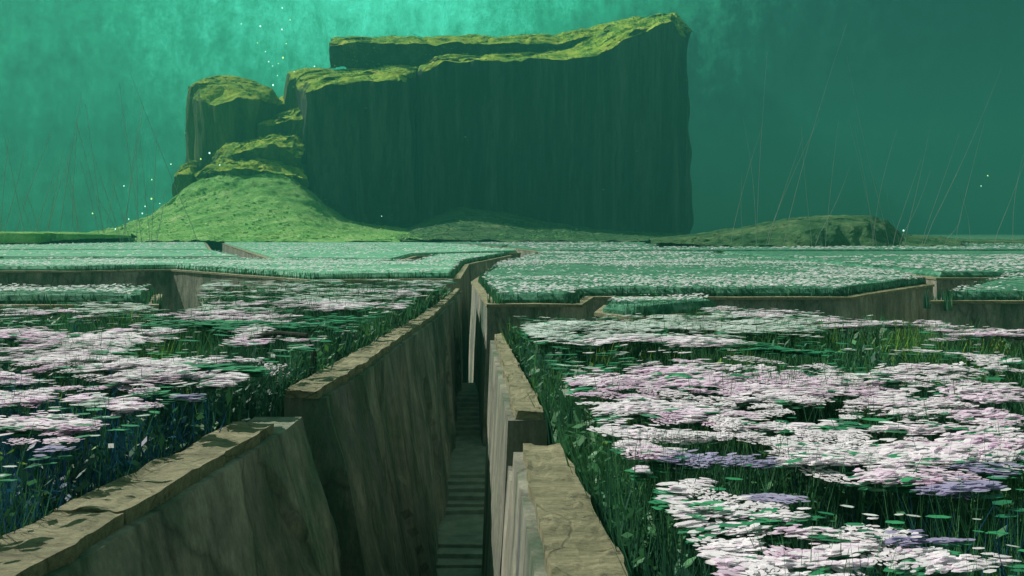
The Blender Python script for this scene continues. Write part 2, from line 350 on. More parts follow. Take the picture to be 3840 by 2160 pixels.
near_plot('A', A_poly, 'back wall of the wide left flower bed, stepping round a narrow side trench', [(-4.4, 50.5), (-9, 50), (-18.6, 48.4), (-12.3, 31.5), (-14.6, 31.5), (-15.2, 34.2), (-60, 34.2)])

# big trench-side walls: thick battered loft, rough face
def interp(pts, y):
    for (a, b) in zip(pts[:-1], pts[1:]):
        if y <= b[1] or b is pts[-1]:
            t = (y-a[1])/(b[1]-a[1]); return a[0]+(b[0]-a[0])*t
def big_wall(inn, out, bot, y0, y1, label, side, rough=.16, cop_blocks=None, zc=-3.8, ystep=.28, seed=0, sink=()):
    t = empty('trench_wall', (interp(inn, y0), y0, ZF)); tag(t, label, 'wall'); off = Vector(t.location)
    ny = max(4, int((y1-y0)/ystep)); nz_ = 26
    vs = []; fs = []
    for i in range(ny+1):
        y = y0+(y1-y0)*i/ny; xi, xo, xb = interp(inn, y), interp(out, y), interp(bot, y)
        for k in range(nz_+1):
            u = k/nz_; z = (zc-.22)+(ZF-zc+.2)*u; x = xi+(xb-xi)*(u**1.05)
            r = rough*(fb(x*.4, y*.55, z*.22+seed, 1., 5)) + rough*.8*abs(noise.noise(Vector((y*.8+seed, z*.14, 3))))
            slab = (math.floor(y*.42+z*.10+seed+.6*noise.noise(Vector((y*.3, z*.3, seed)))) % 3-1)*rough*.75*min(1, u*6)
            vs.append(Vector((x-side*(.03+r*min(1, u*8)*1.1+slab-.10), y, z))-off)
        vs.append(Vector((xo, y, ZF))-off); vs.append(Vector((xo, y, zc-.22))-off)
    w_ = nz_+3
    for i in range(ny):
        for k in range(w_):
            a, b = i*w_+k, i*w_+(k+1) % w_; fs.append((a, a+w_, b+w_, b))
    fs.append(tuple(range(w_))); fs.append(tuple(range(ny*w_+w_-1, ny*w_-1, -1)))
    mk('wall_face', vs, fs, M['face'], t)
    # coping slabs
    for (a0, a1, dz) in (cop_blocks or [(y0, y1, 0)]):
        n = max(3, int((a1-a0)/.16)); cv = []; cf = []; K = 9
        for i in range(n+1):
            y = a0+(a1-a0)*i/n; xi, xo = interp(inn, y), interp(out, y)
            lo, hi = (xi-side*.10*1, xo+side*.06)
            chip = .16*max(0, fb(y*1.3, seed, 7, 1., 5)-.12) + .05*abs(fb(y*6, seed, 1, 1., 4))
            chip2 = .10*max(0, fb(y*1.1, seed+4, 3, 1., 4))
            lo += side*chip; hi -= side*chip2
            cv.append(Vector((lo, y, zc-.24+dz)))
            for k in range(K+1):
                x = lo+(hi-lo)*k/K; edge = min(k, K-k)
                zz = zc+dz+.035*fb(x*1.7, y*1.7, seed, 1., 5)-(.012 if edge == 0 else 0)+(.05*math.floor(2.2*fb(x*1.1, y*.8, seed+3, 1., 2)) if edge else 0)*.5-.06*max(0, fb(x, y, 12+seed, .8, 2))
                cv.append(Vector((x, y, zz)))
            cv.append(Vector((hi, y, zc-.24+dz)))
        W = K+3
        e1 = [.14*fb(k*.5, a0, 2, 1.) for k in range(W)]
        for i in (0, n):
            for k in range(W): cv[i*W+k].y += e1[k]*(1 if i else -1)
        for i in range(n):
            for k in range(W):
                a, b = i*W+k, i*W+(k+1) % W; cf.append((a, b, b+W, a+W))
        cf.append(tuple(range(W-1, -1, -1))); cf.append(tuple(range(n*W, n*W+W)))
        mk('coping', [v-off for v in cv], cf, M['coping'], t)
    return t
R_bot = [(-.1, -4), (-.30, 8.8), (-1.04, 27.8), (-1.1, 29.5), (-1.6, 43), (-2, 54), (-3.2, 62), (-2.6, 90)]
L_bot = [(-1.9, -4), (-2.2, 8.8), (-2.64, 27.8), (-2.95, 43), (-3.2, 54), (-4.2, 62), (-5, 92)]
big_wall(RW_in, RW_out, R_bot, -4, 14.55, 'tan wall with cracked coping right of the trench, nearest stretch', -1, .022,
         [(-4, 3.6, 0), (3.63, 9.6, .01), (9.63, 14.5, -.015)], seed=2)
big_wall(RW_in, RW_out, R_bot, 14.56, 16.95, 'dark sunken stretch of the right trench wall where a cap slab is missing', -1, .022, [(14.7, 16.8, -.05)], zc=-4.75, seed=4)
big_wall(RW_in, RW_out, R_bot, 16.96, 29.4, 'narrower tan wall right of the trench beyond the missing coping slab', -1, .022,
         [(17.05, 22.6, 0), (22.63, 29.4, .01)], seed=5)
big_wall(LW1_in, LW1_out, L_bot, -4, 17.3, 'broad weathered wall left of the trench, nearest stretch with mottled tan top', 1, .12,
         [(-4, 4.5, 0), (4.53, 10.9, -.02), (10.93, 15.9, .015)], seed=9)
big_wall(LW2_in, LW2_out, L_bot, 19.3, 53, 'long leaning wall left of the trench beyond the broken gap', 1, .12,
         [(19.2, 26.5, .02), (26.53, 35, 0), (35.03, 53, -.01)], seed=14, ystep=.4)
# the recessed dark core in the gap between the two left walls, with fallen blocks on it
def rock(name, c, size, seed, mat_, parent=None, sub=3, rz=0., jag=.28):
    import bmesh
    bm = bmesh.new(); bmesh.ops.create_cube(bm, size=1); bmesh.ops.bevel(bm, geom=bm.edges[:], offset=.08, segments=1, affect='EDGES')
    bmesh.ops.triangulate(bm, faces=bm.faces[:]); bmesh.ops.subdivide_edges(bm, edges=bm.edges[:], cuts=sub, use_grid_fill=True)
    for v in bm.verts:
        d = noise.fractal(v.co*1.6+Vector((seed*3.1, seed, 0)), 1., 2., 5)
        v.co *= 1+jag*d
        v.co = Vector((v.co.x*size[0], v.co.y*size[1], v.co.z*size[2]))
    me = bpy.data.meshes.new(name); bm.to_mesh(me); bm.free(); me.materials.append(mat_)
    o = bpy.data.objects.new(name, me); COL.objects.link(o); o.location = c; o.rotation_euler = (0, 0, rz)
    if parent: o.parent = parent
    return o
t = big_wall([(-4.95, 15.6), (-4.9, 19.5)], [(-6.2, 15.6), (-6.0, 19.5)], [(-2.75, 15.6), (-2.8, 19.5)], 17.32, 19.28, 'dark recessed rubble where the left wall has broken away', 1, .34, [(17.7, 18.9, -1.3)], zc=-4.9, seed=21)
for i, (x, y, z, s, a, lb) in enumerate(((-5.2, 17.0, -5.0, (.55, .5, .34), .3, 'squarish fallen block in the wall gap, nearer one'),
                                     (-5.0, 18.4, -5.05, (.42, .36, .26), 1.1, 'smaller fallen block in the wall gap under the far coping'),
                                     )):
    tag(rock('fallen_block', (x, y, z), s, i+3, M['coping'], rz=a), lb, 'stone')
# ------------------------------------------------------------------ trench floor and stairs
G = mk('trench_floor', [(-700, -30, ZF), (700, -30, ZF), (700, 300, ZF), (-700, 300, ZF)], [(0, 1, 2, 3)], M['floor']); tag(G, kind='structure')
def stairs():
    rng2 = random.Random(8)
    t = empty('stone_stairs', (-1.8, 20, ZF)); tag(t, 'worn stone stairs with landings climbing along the bottom of the trench', 'stairs'); off = Vector(t.location)
    def slab(name, y0, y1, z1, z0, tw=0.):
        a, b = interp(L_bot, y0)-.5, interp(R_bot, y0)+.25; c, d = interp(L_bot, y1)-.5, interp(R_bot, y1)+.25
        e = .02
        n = 6; vs = []; 
        for i in range(n+1):
            u = i/n; xa = a+(b-a)*u; xb = c+(d-c)*u; j = .03*noise.noise(Vector((xa*2, y0*3, 1))); tj = tw*(u-.5)
            vs += [Vector((xa, y0+j+tj, z0)), Vector((xa, y0+j+e+tj, z1+.5*j)), Vector((xb, y1+tj, z1)), Vector((xb, y1+tj, z0))]
        fs = []
        for i in range(n):
            for k in range(4): fs.append((4*i+k, 4*i+4+k, 4*i+4+(k+1) % 4, 4*i+(k+1) % 4))
        fs += [(0, 1, 2, 3), (4*n+3, 4*n+2, 4*n+1, 4*n)]
        mk(name, [v-off for v in vs], fs, M['step'], t)
    z = ZF+.15; y = 24.0
    slab('landing', 20, y, z, ZF-.2)
    def flight(n, y, z, rise, tread, tw):
        for i in range(n):
            z += rise; tj = tread*rng2.uniform(.75, 1.3); slab('step', y, y+tj, z+rng2.uniform(-.03, .03), z-rise-.6, tw*(1-i/n)+rng2.uniform(-.12, .12)); y += tj-.01
        return y, z
    y, z = flight(9, 25.4, z-.02, .17, .62, -.35) if False else flight(10, 24.0, z, .135, .78, -.25)
    slab('landing', y-.02, y+2.4, z-.004, z-.8); y += 2.4
    y, z = flight(6, y, z, .15, .45, .1)
    slab('landing', y-.02, y+6.4, z-.004, z-1.2); y += 6.4
    y, z = flight(9, y, z, .17, .45, .12)
    slab('landing', y-.02, 50.5, z-.004, z-2.)
stairs()

# ------------------------------------------------------------------ more plots
plot('B', [(-4.2, 64), (-5.0, 92), (0, 126), (-11.5, 117), (-11.5, 90), (-32, 98), (-170, 98), (-170, 75), (-42, 76), (-33.7, 79), (-15.8, 62)],
     'pointed garden wall left of the trench, behind the long leaning wall', 3.)
plot('H', [(-90, 41), (-18.2, 41), (-21.2, 48.4), (-90, 48.4)], 'low straight wall of the narrow flower strip at the left', 3.)
plot('C', [(-1.25, 41.6), (3.6, 41.6), (4.6, 46), (19.5, 46), (21.2, 48), (30, 57), (32, 66), (32, 133), (5.5, 134), (-2.0, 84), (-3.0, 60)],
     'broad garden wall right of the trench with a notch in its front', 2.)
plot('I', [(3.9, 37.3), (5.4, 35), (10.2, 38.2), (10.0, 41.4), (4.8, 41.2)], 'small low island planter with bent tan coping in front of the broad wall', 1., copw=.3)
plot('E', [(22.8, 43.5), (31, 43.5), (31.4, 42.9), (90, 42.9), (90, 61), (37, 61)], 'dark garden wall at the right edge with a kinked coping', 2.)
plot('F', [(34.5, 65), (160, 65), (160, 140), (34.5, 134)], 'tan ribbed wall at the far end of the side trench on the right', 3.)
plot('G', [(-31, 104), (-14, 97), (-14.5, 122), (1.5, 139), (1, 150), (-20, 230), (-60, 292), (-108, 292)], 'long angular wall crossing behind the pointed garden wall', 5.)
plot('J', [(-35, 106), (-58, 105), (-240, 110), (-245, 150), (-53, 143)], 'distant straight wall far left beyond the flower strips', 6.)
plot('M', [(-55, 147), (-245, 154), (-260, 297), (-114, 297)], 'faint far wall left of the slanting channel, nearest the bright slope', 6.)
plot('K', [(6, 141), (33, 141), (120, 147), (240, 150), (240, 186), (40, 178), (-2, 190)], 'distant low wall beyond the broad right garden', 6.)
plot('N', [(-3, 196), (41, 183), (240, 191), (260, 297), (-52, 297), (-15, 232)], 'faint far wall on the right before the low mound', 6.)

# ------------------------------------------------------------------ far plain, horizon
far = mk('ground', [(-750, 298, -4.0), (750, 298, -4.0), (750, 900, -4.0), (-750, 900, -4.0), (-750, 298, ZF), (750, 298, ZF)], [(0, 1, 2, 3), (0, 4, 5, 1)], M['plain']); tag(far, kind='structure')

# ------------------------------------------------------------------ mesa and hills: lofted terrain strips
def loft(name, cols, nu, nv, mat_, disp=2., freq=.03, vert=.2, seed=0, back=60, label=None, smooth=False, kind='structure'):
    """cols: (x, [(D, y), ...]) reference positions of the relief's profile, foot to crest"""
    xs = [c[0] for c in cols]; m_ = len(cols[0][1])
    cum = [0.]
    for a, b in zip(cols[:-1], cols[1:]):
        pa, pb = UD(a[0], *reversed(a[1][m_//2])), UD(b[0], *reversed(b[1][m_//2])); cum.append(cum[-1]+max(.5, (pa-pb).length))
    vs = []; fs = []
    prof = []
    for c in cols: prof.append([UD(p[2] if len(p) > 2 else c[0], p[1], p[0]) for p in c[1]])
    seglen = [max((prof[i][k+1]-prof[i][k]).length for i in range(len(cols))) for k in range(m_-1)]; tot = sum(seglen)
    rows = []
    for k in range(m_-1):
        n = max(2, int(nv*seglen[k]/tot)); rows += [(k, j/n) for j in range(n)]
    rows.append((m_-2, 1.))
    for i in range(nu+1):
        s = cum[-1]*i/nu; a = max(j for j in range(len(cum)) if cum[j] <= s+1e-6); a = min(a, len(cols)-2); f = (s-cum[a])/(cum[a+1]-cum[a])
        for (k, g) in rows:
            p = (prof[a][k]*(1-f)+prof[a+1][k]*f)*(1-g)+(prof[a][k+1]*(1-f)+prof[a+1][k+1]*f)*g
            q = Vector((p.x*freq, p.y*freq, p.z*freq*vert))+Vector((seed, 0, 0))
            d = noise.fractal(q, 1., 2.1, 6)*disp; d2 = noise.fractal(q*1.3+Vector((0, 9, 0)), 1., 2.1, 5)*disp
            led = noise.fractal(Vector((p.x*freq*.4, seed, p.z*freq*3)), 1., 2., 4)*disp*.12*(1 if disp < 3 else .6)
            rid = (abs(noise.noise(Vector((p.x*freq*2.2, p.y*freq*2.2, seed+.3*p.z*freq))))-.3)*disp*1.5 + (abs(noise.noise(Vector((p.x*freq*.8+.3*p.z*freq*.3, 4, seed))))-.3)*disp*1.2
            if disp > 3: d2 *= 1.5+1.2*noise.noise(Vector((seed, p.z*.08, 2)))
            vs.append((p.x+d2*.6, p.y-d-led-rid, p.z+.35*noise.fractal(q*2.7, 1., 2., 4)*disp))
        last = vs[-1]; vs.append((last[0]*1.05, last[1]+back, last[2]-2)); vs.append((last[0]*1.05, last[1]+back+8, -6))
    W = len(rows)+2
    for i in range(nu):
        for k in range(W-1):
            a = i*W+k; fs.append((a, a+W, a+W+1, a+1))
    o = mk(name, vs, fs, mat_, smooth=smooth); 
    if kind == 'structure': tag(o, kind='structure')
    return o
# main cliff (foot, cliff brow, rounded lip, shelf back)
loft('mesa', [
    (772, [(470, 560), (455, 250), (452, 215), (450, 190)]),
    (757, [(395, 560), (385, 245), (392, 222), (430, 190)]),
    (775, [(372, 560), (362, 232), (372, 212), (425, 178)]),
    (850, [(368, 560), (358, 208), (370, 196), (425, 172)]),
    (1000, [(368, 560), (358, 200), (370, 190), (425, 165)]),
    (1030, [(372, 560), (362, 202), (376, 186), (425, 164)]),
    (1036, [(412, 560), (404, 190), (412, 180), (430, 164)]),
    (1046, [(412, 560), (404, 188), (412, 178), (430, 163)]),
    (1062, [(380, 560), (376, 182), (390, 172), (425, 160)]),
    (1110, [(376, 562), (372, 156), (388, 150), (425, 143)]),
    (1250, [(376, 568), (374, 148), (386, 143), (425, 138)]),
    (1430, [(380, 575), (377, 146), (388, 138), (430, 118)]),
    (1500, [(384, 580), (379, 134), (390, 120), (440, 82)]),
    (1545, [(386, 584), (381, 108), (392, 92), (450, 60)]),
    (1620, [(390, 588), (385, 74), (396, 62), (455, 44)]),
    (1700, [(394, 590), (389, 46), (400, 40), (455, 36)]),
    (1727, [(402, 590), (396, 88), (408, 80), (455, 74)]),
    (1722, [(450, 590), (446, 90), (452, 84), (470, 78)])], 560, 170, M['cliff'], 4.6, .035, .16, 2.2, 80)
loft('mesa', [
    (838, [(470, 170), (466, 112), (470, 104), (480, 100)]),
    (833, [(424, 172), (419, 112), (426, 102), (450, 98)]),
    (870, [(420, 170), (414, 108), (424, 97), (450, 94)]),
    (1050, [(420, 165), (414, 112), (424, 98), (450, 93)]),
    (1240, [(421, 150), (415, 112), (426, 98), (450, 92)]),
    (1400, [(426, 140), (420, 108), (430, 92), (456, 86)]),
    (1500, [(432, 125), (427, 88), (438, 70), (462, 62)]),
    (1600, [(440, 100), (436, 70), (446, 50), (468, 44)]),
    (1700, [(450, 70), (446, 50), (452, 42), (470, 37)])], 300, 60, M['cliff'], 3.4, .04, .3, 7.7, 70)
# left tower
loft('butte', [
    (478, [(470, 560), (464, 250), (466, 230), (470, 224)]),
    (472, [(428, 560), (420, 246), (426, 226), (440, 218)]),
    (500, [(412, 560), (402, 250), (414, 214), (440, 194)]),
    (540, [(408, 560), (398, 268), (412, 216), (440, 189)]),
    (590, [(408, 560), (398, 246), (412, 220), (440, 192)]),
    (640, [(410, 560), (400, 252), (414, 224), (440, 204)]),
    (680, [(418, 560), (410, 256), (420, 234), (442, 222)]),
    (694, [(432, 560), (426, 262), (432, 254), (446, 250)]),
    (690, [(470, 560), (466, 268), (468, 262), (474, 258)])], 260, 130, M['butte'], 3.2, .045, .2, 12.1, 30)
# saddle and shoulder between the tower and the main block
loft('butte', [
    (690, [(440, 560), (432, 268), (440, 258), (455, 250)]),
    (715, [(432, 560), (424, 262), (434, 252), (455, 240)]),
    (728, [(430, 560), (422, 200), (432, 188), (455, 180)]),
    (760, [(428, 560), (420, 190), (430, 180), (455, 174)]),
    (830, [(428, 560), (420, 186), (430, 178), (455, 170)])], 120, 90, M['butte'], 2.6, .05, .3, 17.5, 20)
# ledges stepping down from the saddle
for i, (cols, nu) in enumerate((
    ([(648, [(408, 400), (402, 318), (408, 308), (425, 300)]), (690, [(400, 400), (392, 310), (400, 300), (425, 292)]), (740, [(396, 400), (388, 302), (396, 290), (425, 268)]), (765, [(396, 400), (388, 298), (396, 282), (425, 250)])], 90),
    ([(542, [(392, 470), (388, 398), (394, 388), (406, 382)]), (570, [(380, 470), (373, 390), (382, 372), (404, 362)]), (640, [(376, 470), (369, 372), (380, 360), (404, 348)]), (690, [(374, 470), (367, 362), (378, 345), (404, 330)]), (735, [(374, 470), (368, 380), (380, 350), (404, 322)]), (765, [(374, 470), (370, 400), (380, 370), (404, 330)])], 140),
    ([(494, [(372, 520), (369, 452), (373, 444), (384, 438)]), (540, [(364, 520), (358, 430), (366, 418), (384, 404)]), (600, [(362, 520), (355, 424), (364, 408), (384, 392)]), (700, [(362, 520), (356, 432), (366, 410), (384, 396)]), (765, [(362, 520), (357, 446), (366, 430), (384, 410)])], 140),
    ([(438, [(396, 520), (392, 450), (396, 438), (404, 434)]), (450, [(386, 520), (380, 446), (388, 430), (404, 418)]), (488, [(384, 520), (378, 436), (386, 420), (404, 402)]), (498, [(392, 520), (388, 440), (392, 426), (404, 410)])], 60))):
    loft('rock_ledge', cols, nu, 40, M['butte'], 3.4, .07, .6, 31+i*5, 14)
# talus slope, bright turf at the left, mesa's shade coloured into the right foot
def talus(cols, nu, seed, disp, mat_):
    cc = []
    for x, yr, yb, dr in cols:
        zr = yr; cc.append((x, [(245, yb+1), (275, yb-.16*(yb-yr)), (305, yb-.36*(yb-yr)), (335, yb-.65*(yb-yr)), (dr, yr)]))
    loft('talus_slope', cc, nu, 110, mat_, disp, .05, 1., seed, 30, smooth=True)
talus([(-60, 604, 607, 350), (90, 600, 607, 350), (200, 590, 607, 350), (300, 570, 607, 352), (380, 534, 607, 354), (440, 496, 607, 356), (500, 452, 607, 358), (560, 436, 607, 360), (650, 430, 607, 360), (700, 434, 607, 360), (740, 446, 606, 360), (765, 462, 606, 361),
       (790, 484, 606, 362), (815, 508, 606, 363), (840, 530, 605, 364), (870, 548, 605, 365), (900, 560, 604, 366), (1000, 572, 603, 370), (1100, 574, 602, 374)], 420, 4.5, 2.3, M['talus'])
talus([(1000, 585, 602, 366), (1080, 548, 602, 374), (1160, 520, 603, 378), (1240, 528, 604, 378), (1330, 548, 605, 380), (1450, 570, 606, 384), (1560, 582, 607, 386), (1750, 592, 607, 390)], 300, 9.5, 1.6, M['turf_dull_shade'])
SLOPES = [o for o in COL.objects if o.type == 'MESH' and o.name.split('.')[0] in ('mesa', 'butte', 'rock_ledge', 'talus_slope')]
# low mound with a dark broken front on the right
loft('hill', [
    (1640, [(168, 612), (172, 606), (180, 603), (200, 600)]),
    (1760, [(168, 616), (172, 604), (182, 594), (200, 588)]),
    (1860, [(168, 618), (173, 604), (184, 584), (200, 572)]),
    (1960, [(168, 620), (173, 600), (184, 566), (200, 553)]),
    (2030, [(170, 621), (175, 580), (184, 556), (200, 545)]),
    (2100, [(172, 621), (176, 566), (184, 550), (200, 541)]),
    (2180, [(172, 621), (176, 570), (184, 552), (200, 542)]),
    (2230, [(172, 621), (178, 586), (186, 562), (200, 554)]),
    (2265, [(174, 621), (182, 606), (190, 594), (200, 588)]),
    (2420, [(178, 617), (186, 610), (194, 606), (205, 602)])], 240, 50, M['turf_dull_shade'], 1.1, .12, 1., 41, 25)
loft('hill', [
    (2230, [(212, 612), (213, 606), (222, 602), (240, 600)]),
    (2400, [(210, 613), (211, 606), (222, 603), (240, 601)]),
    (2700, [(208, 616), (209, 608), (222, 605), (240, 603)])], 60, 14, M['turf_dull_shade'], .6, .1, 1., 51, 20)
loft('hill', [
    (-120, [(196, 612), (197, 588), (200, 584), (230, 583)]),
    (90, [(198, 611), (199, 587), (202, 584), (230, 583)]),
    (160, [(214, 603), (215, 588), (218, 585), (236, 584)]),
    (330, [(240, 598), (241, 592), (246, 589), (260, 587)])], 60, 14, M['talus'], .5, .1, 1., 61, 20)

# ------------------------------------------------------------------ planting
D6 = np.arange(6)*math.pi/3
def discs(P, rx, ry, rot, tilt, taz, k=6, cup=0.):
    """N flat petals/leaves; returns verts (N*k,3), faces (N,k)"""
    n = len(P); a = np.arange(k)*2*math.pi/k; ca, sa = np.cos(a), np.sin(a)
    jit = 1+.22*(rng.random((n, k))-.5)
    x = rx[:, None]*ca*jit; y = ry[:, None]*sa*jit
    c, s = np.cos(rot)[:, None], np.sin(rot)[:, None]; X = x*c-y*s; Y = x*s+y*c
    tx, ty = (np.tan(tilt)*np.cos(taz))[:, None], (np.tan(tilt)*np.sin(taz))[:, None]
    Z = X*tx+Y*ty
    v = np.stack([P[:, 0:1]+X, P[:, 1:2]+Y, P[:, 2:3]+Z], -1).reshape(-1, 3)
    return v, np.arange(n*k).reshape(n, k)
def blades(P, h, lean, laz, wd, curve=.5):
    n = len(P); dx, dy = np.cos(laz), np.sin(laz); wx, wy = -dy, dx
    ra = rng.random(n)*math.pi; wx, wy = np.cos(ra), np.sin(ra)
    vs = []
    for (u, ww) in ((0, 1.), (.55, .8), (1, .12)):
        off = lean*(u**(1+curve)); cx = P[:, 0]+dx*off; cy = P[:, 1]+dy*off; cz = P[:, 2]+h*u*(1-.15*u*(lean/np.maximum(h, .01)))
        for sgn in (-1, 1): vs.append(np.stack([cx+sgn*wx*wd*ww*.5, cy+sgn*wy*wd*ww*.5, cz], -1))
    v = np.stack(vs, 1).reshape(-1, 3); b = (np.arange(n)*6)[:, None]
    f = np.concatenate([b+np.array([[0, 1, 3, 2]]), b+np.array([[2, 3, 5, 4]])], 1).reshape(-1, 4)
    return v, f
class Soup:
    def __init__(s): s.v = []; s.f = []; s.m = []; s.n = 0
    def add(s, vf, mi):
        v, f = vf; s.v.append(v); s.f.append(f+s.n); s.n += len(v)
        s.m.append(np.full(len(f), mi) if np.isscalar(mi) else np.asarray(mi))
    def build(s, name, mats, parent=None): return mk(name, np.concatenate(s.v), np.concatenate(s.f), mats, parent, np.concatenate(s.m))
def scatter(poly, dens, ymin, ymax, margin=.0):
    """points in poly inside the camera wedge (with a margin)"""
    x0 = min(p[0] for p in poly); x1 = max(p[0] for p in poly); y0 = max(ymin, min(p[1] for p in poly)); y1 = min(ymax, max(p[1] for p in poly))
    if y1 <= y0: return np.zeros((0, 2))
    xl = max(x0, -.78*y1-3); xr = min(x1, .78*y1+3)
    n = int((xr-xl)*(y1-y0)*dens); x = xl+(xr-xl)*rng.random(n); y = y0+(y1-y0)*rng.random(n)
    k = inside(x, y, poly) & (np.abs(x) < .72*y+3.5)
    if margin: k &= inside(x, y, inset(poly, margin))
    return np.stack([x[k], y[k]], -1)

# planting map of the two near beds: (x, y, rx, ry, colour, weight) at flower-top level, reference frame
W_, P_, V_, L_, G_ = 0, 1, 2, 3, 4
MAP = [
 # right bed
 (1500, 828, 260, 26, L_, 1.3), (1800, 815, 330, 34, L_, 1.2), (2150, 812, 260, 16, W_, .9), (2450, 840, 180, 24, P_, .9), (1900, 790, 160, 18, W_, 1.),
 (1690, 870, 220, 22, W_, .9), (1960, 895, 150, 14, W_, .5), (1560, 860, 130, 16, W_, .8), (2480, 905, 90, 30, W_, .5), (1680, 905, 90, 10, P_, .7),
 (1500, 968, 110, 34, P_, 1.2), (1720, 960, 230, 30, P_, 1.3), (1950, 962, 200, 22, P_, 1.6), (2230, 950, 200, 26, W_, 1.2), (2100, 975, 260, 18, P_, 1.2), (2480, 990, 120, 30, P_, .8),
 (1620, 1015, 150, 24, W_, .9), (1850, 1005, 260, 20, W_, 1.), (2250, 1020, 160, 26, W_, 1.3), (2500, 1045, 110, 26, P_, .8), (1760, 1038, 100, 14, P_, 1.2),
 (1480, 1040, 60, 22, W_, .8), (1700, 1085, 200, 22, W_, 1.2), (1900, 1060, 120, 16, W_, .9), (2050, 1065, 200, 14, W_, .9), (1560, 1120, 110, 18, W_, .8),
 (2050, 1110, 140, 40, W_, 1.4), (2200, 1130, 240, 34, W_, 1.2), (2420, 1120, 200, 34, P_, 1.), (1740, 1150, 130, 14, V_, 1.), (1900, 1165, 90, 14, V_, .7),
 (1650, 1140, 60, 20, P_, .9), (1590, 1170, 60, 18, P_, .8), (2040, 1160, 130, 22, W_, .8), (2280, 1195, 170, 26, P_, .9), (2480, 1180, 110, 18, V_, .8), (2350, 1235, 160, 16, V_, .7),
 (1700, 1228, 110, 26, W_, 1.2), (1830, 1260, 150, 24, W_, 1.2), (1640, 1255, 60, 16, P_, 1.), (1960, 1240, 120, 12, V_, .5), (1900, 1300, 160, 16, W_, .8),
 (2150, 1300, 120, 12, W_, .6), (2000, 1335, 160, 14, P_, 1.), (1830, 1340, 120, 24, W_, 1.), (2050, 1385, 240, 20, P_, 1.1), (1830, 1400, 110, 24, W_, .9), (2200, 1410, 200, 26, W_, 1.2), (2050, 1435, 200, 20, W_, 1.3), (2330, 1372, 140, 14, V_, .8),
 (1900, 1370, 200, 30, W_, 1.), (2100, 1350, 150, 16, W_, .8), (1600, 1210, 60, 16, W_, .9), (2420, 1150, 160, 26, W_, 1.), (1960, 1425, 260, 22, P_, .9), (1760, 1300, 90, 18, W_, .9), (1550, 1080, 60, 20, W_, 1.), (2300, 1080, 160, 20, W_, .9),
 (1440, 1000, 60, 20, P_, .9), (1520, 1040, 80, 16, W_, .9), (1600, 1100, 90, 16, W_, .9), (2450, 1420, 120, 14, W_, .7), (2350, 880, 160, 8, W_, .5), (1950, 925, 240, 9, W_, .6), (2300, 930, 180, 10, W_, .7), (2480, 1090, 120, 20, W_, .8),
 (2150, 1072, 260, 12, G_, .9), (1860, 1312, 160, 12, G_, .8), (2060, 1360, 120, 8, G_, .9), (2200, 1330, 160, 12, G_, .6), (2300, 1425, 200, 24, W_, 1.1), (2100, 1400, 260, 26, W_, 1.), (1700, 1180, 90, 12, G_, .7), (1800, 875, 300, 10, G_, .7),
 (560, 925, 160, 10, G_, .9), (620, 815, 260, 10, G_, .8), (820, 800, 120, 12, G_, .8), (860, 860, 70, 18, G_, .6), (420, 990, 120, 10, G_, .7), (150, 1150, 100, 10, G_, .7),
 # left bed
 (300, 775, 330, 8, L_, 1.), (800, 765, 330, 12, W_, .9), (120, 790, 140, 8, P_, 1.), (580, 790, 180, 12, P_, .8), (900, 750, 220, 12, L_, 1.), (1000, 740, 120, 8, W_, .7), (700, 800, 120, 10, W_, .8),
 (50, 845, 90, 24, P_, 1.5), (270, 862, 110, 18, W_, 1.5), (250, 835, 120, 8, P_, .8), (400, 840, 60, 12, W_, .6), (640, 832, 60, 20, W_, .8), (650, 862, 180, 12, P_, 1.),
 (130, 895, 170, 18, W_, 1.), (430, 905, 220, 9, W_, 1.), (80, 920, 120, 12, P_, .7), (330, 930, 150, 22, W_, 1.2), (400, 955, 130, 18, P_, 1.), (560, 960, 60, 14, W_, .9),
 (20, 955, 60, 12, P_, 1.), (110, 968, 50, 9, P_, 1.), (50, 995, 90, 16, P_, 1.2), (225, 998, 50, 14, P_, 1.), (320, 1015, 50, 14, P_, .8), (130, 1060, 110, 18, P_, 1.2), (30, 1075, 60, 16, W_, .9), (190, 1078, 50, 12, P_, .9), (60, 1100, 90, 9, P_, 1.),
 (110, 1130, 90, 16, V_, .9), (60, 1170, 60, 16, V_, .6), (160, 1180, 50, 12, L_, .5), (270, 1010, 70, 12, L_, .6), (480, 1000, 50, 12, V_, .6), (290, 1165, 30, 10, L_, .5)]
ZT = -3.05
def on_image(x, y, z=ZT): return ((x/y*F+512)/.3975, (HOR-z/y*F)/.3975)
def weights(x, y):
    px, py = on_image(x, y); n = len(x); best = np.zeros(n); col = np.zeros(n, int); tot = np.zeros(n)
    wob = (fbm(x, y, .8, 3)-.5)*60; wob2 = (fbm(x, y, .9, 8)-.5)*22
    for (cx, cy, rx, ry, c, wt) in MAP:
        d = ((px+wob-cx)/rx)**2+((py+wob2-cy)/ry)**2; g = wt*np.exp(-1.2*d**1.5); u = g > best; best[u] = g[u]; col[u] = c; tot += g
    return best, col
FL = Soup(); MATS = [M['white'], M['pink'], M['lavender'], M['pale'], M['pad']]
near = {k: p for k, p in PLOTS}
UMB = []          # candidate positions of whole flower heads
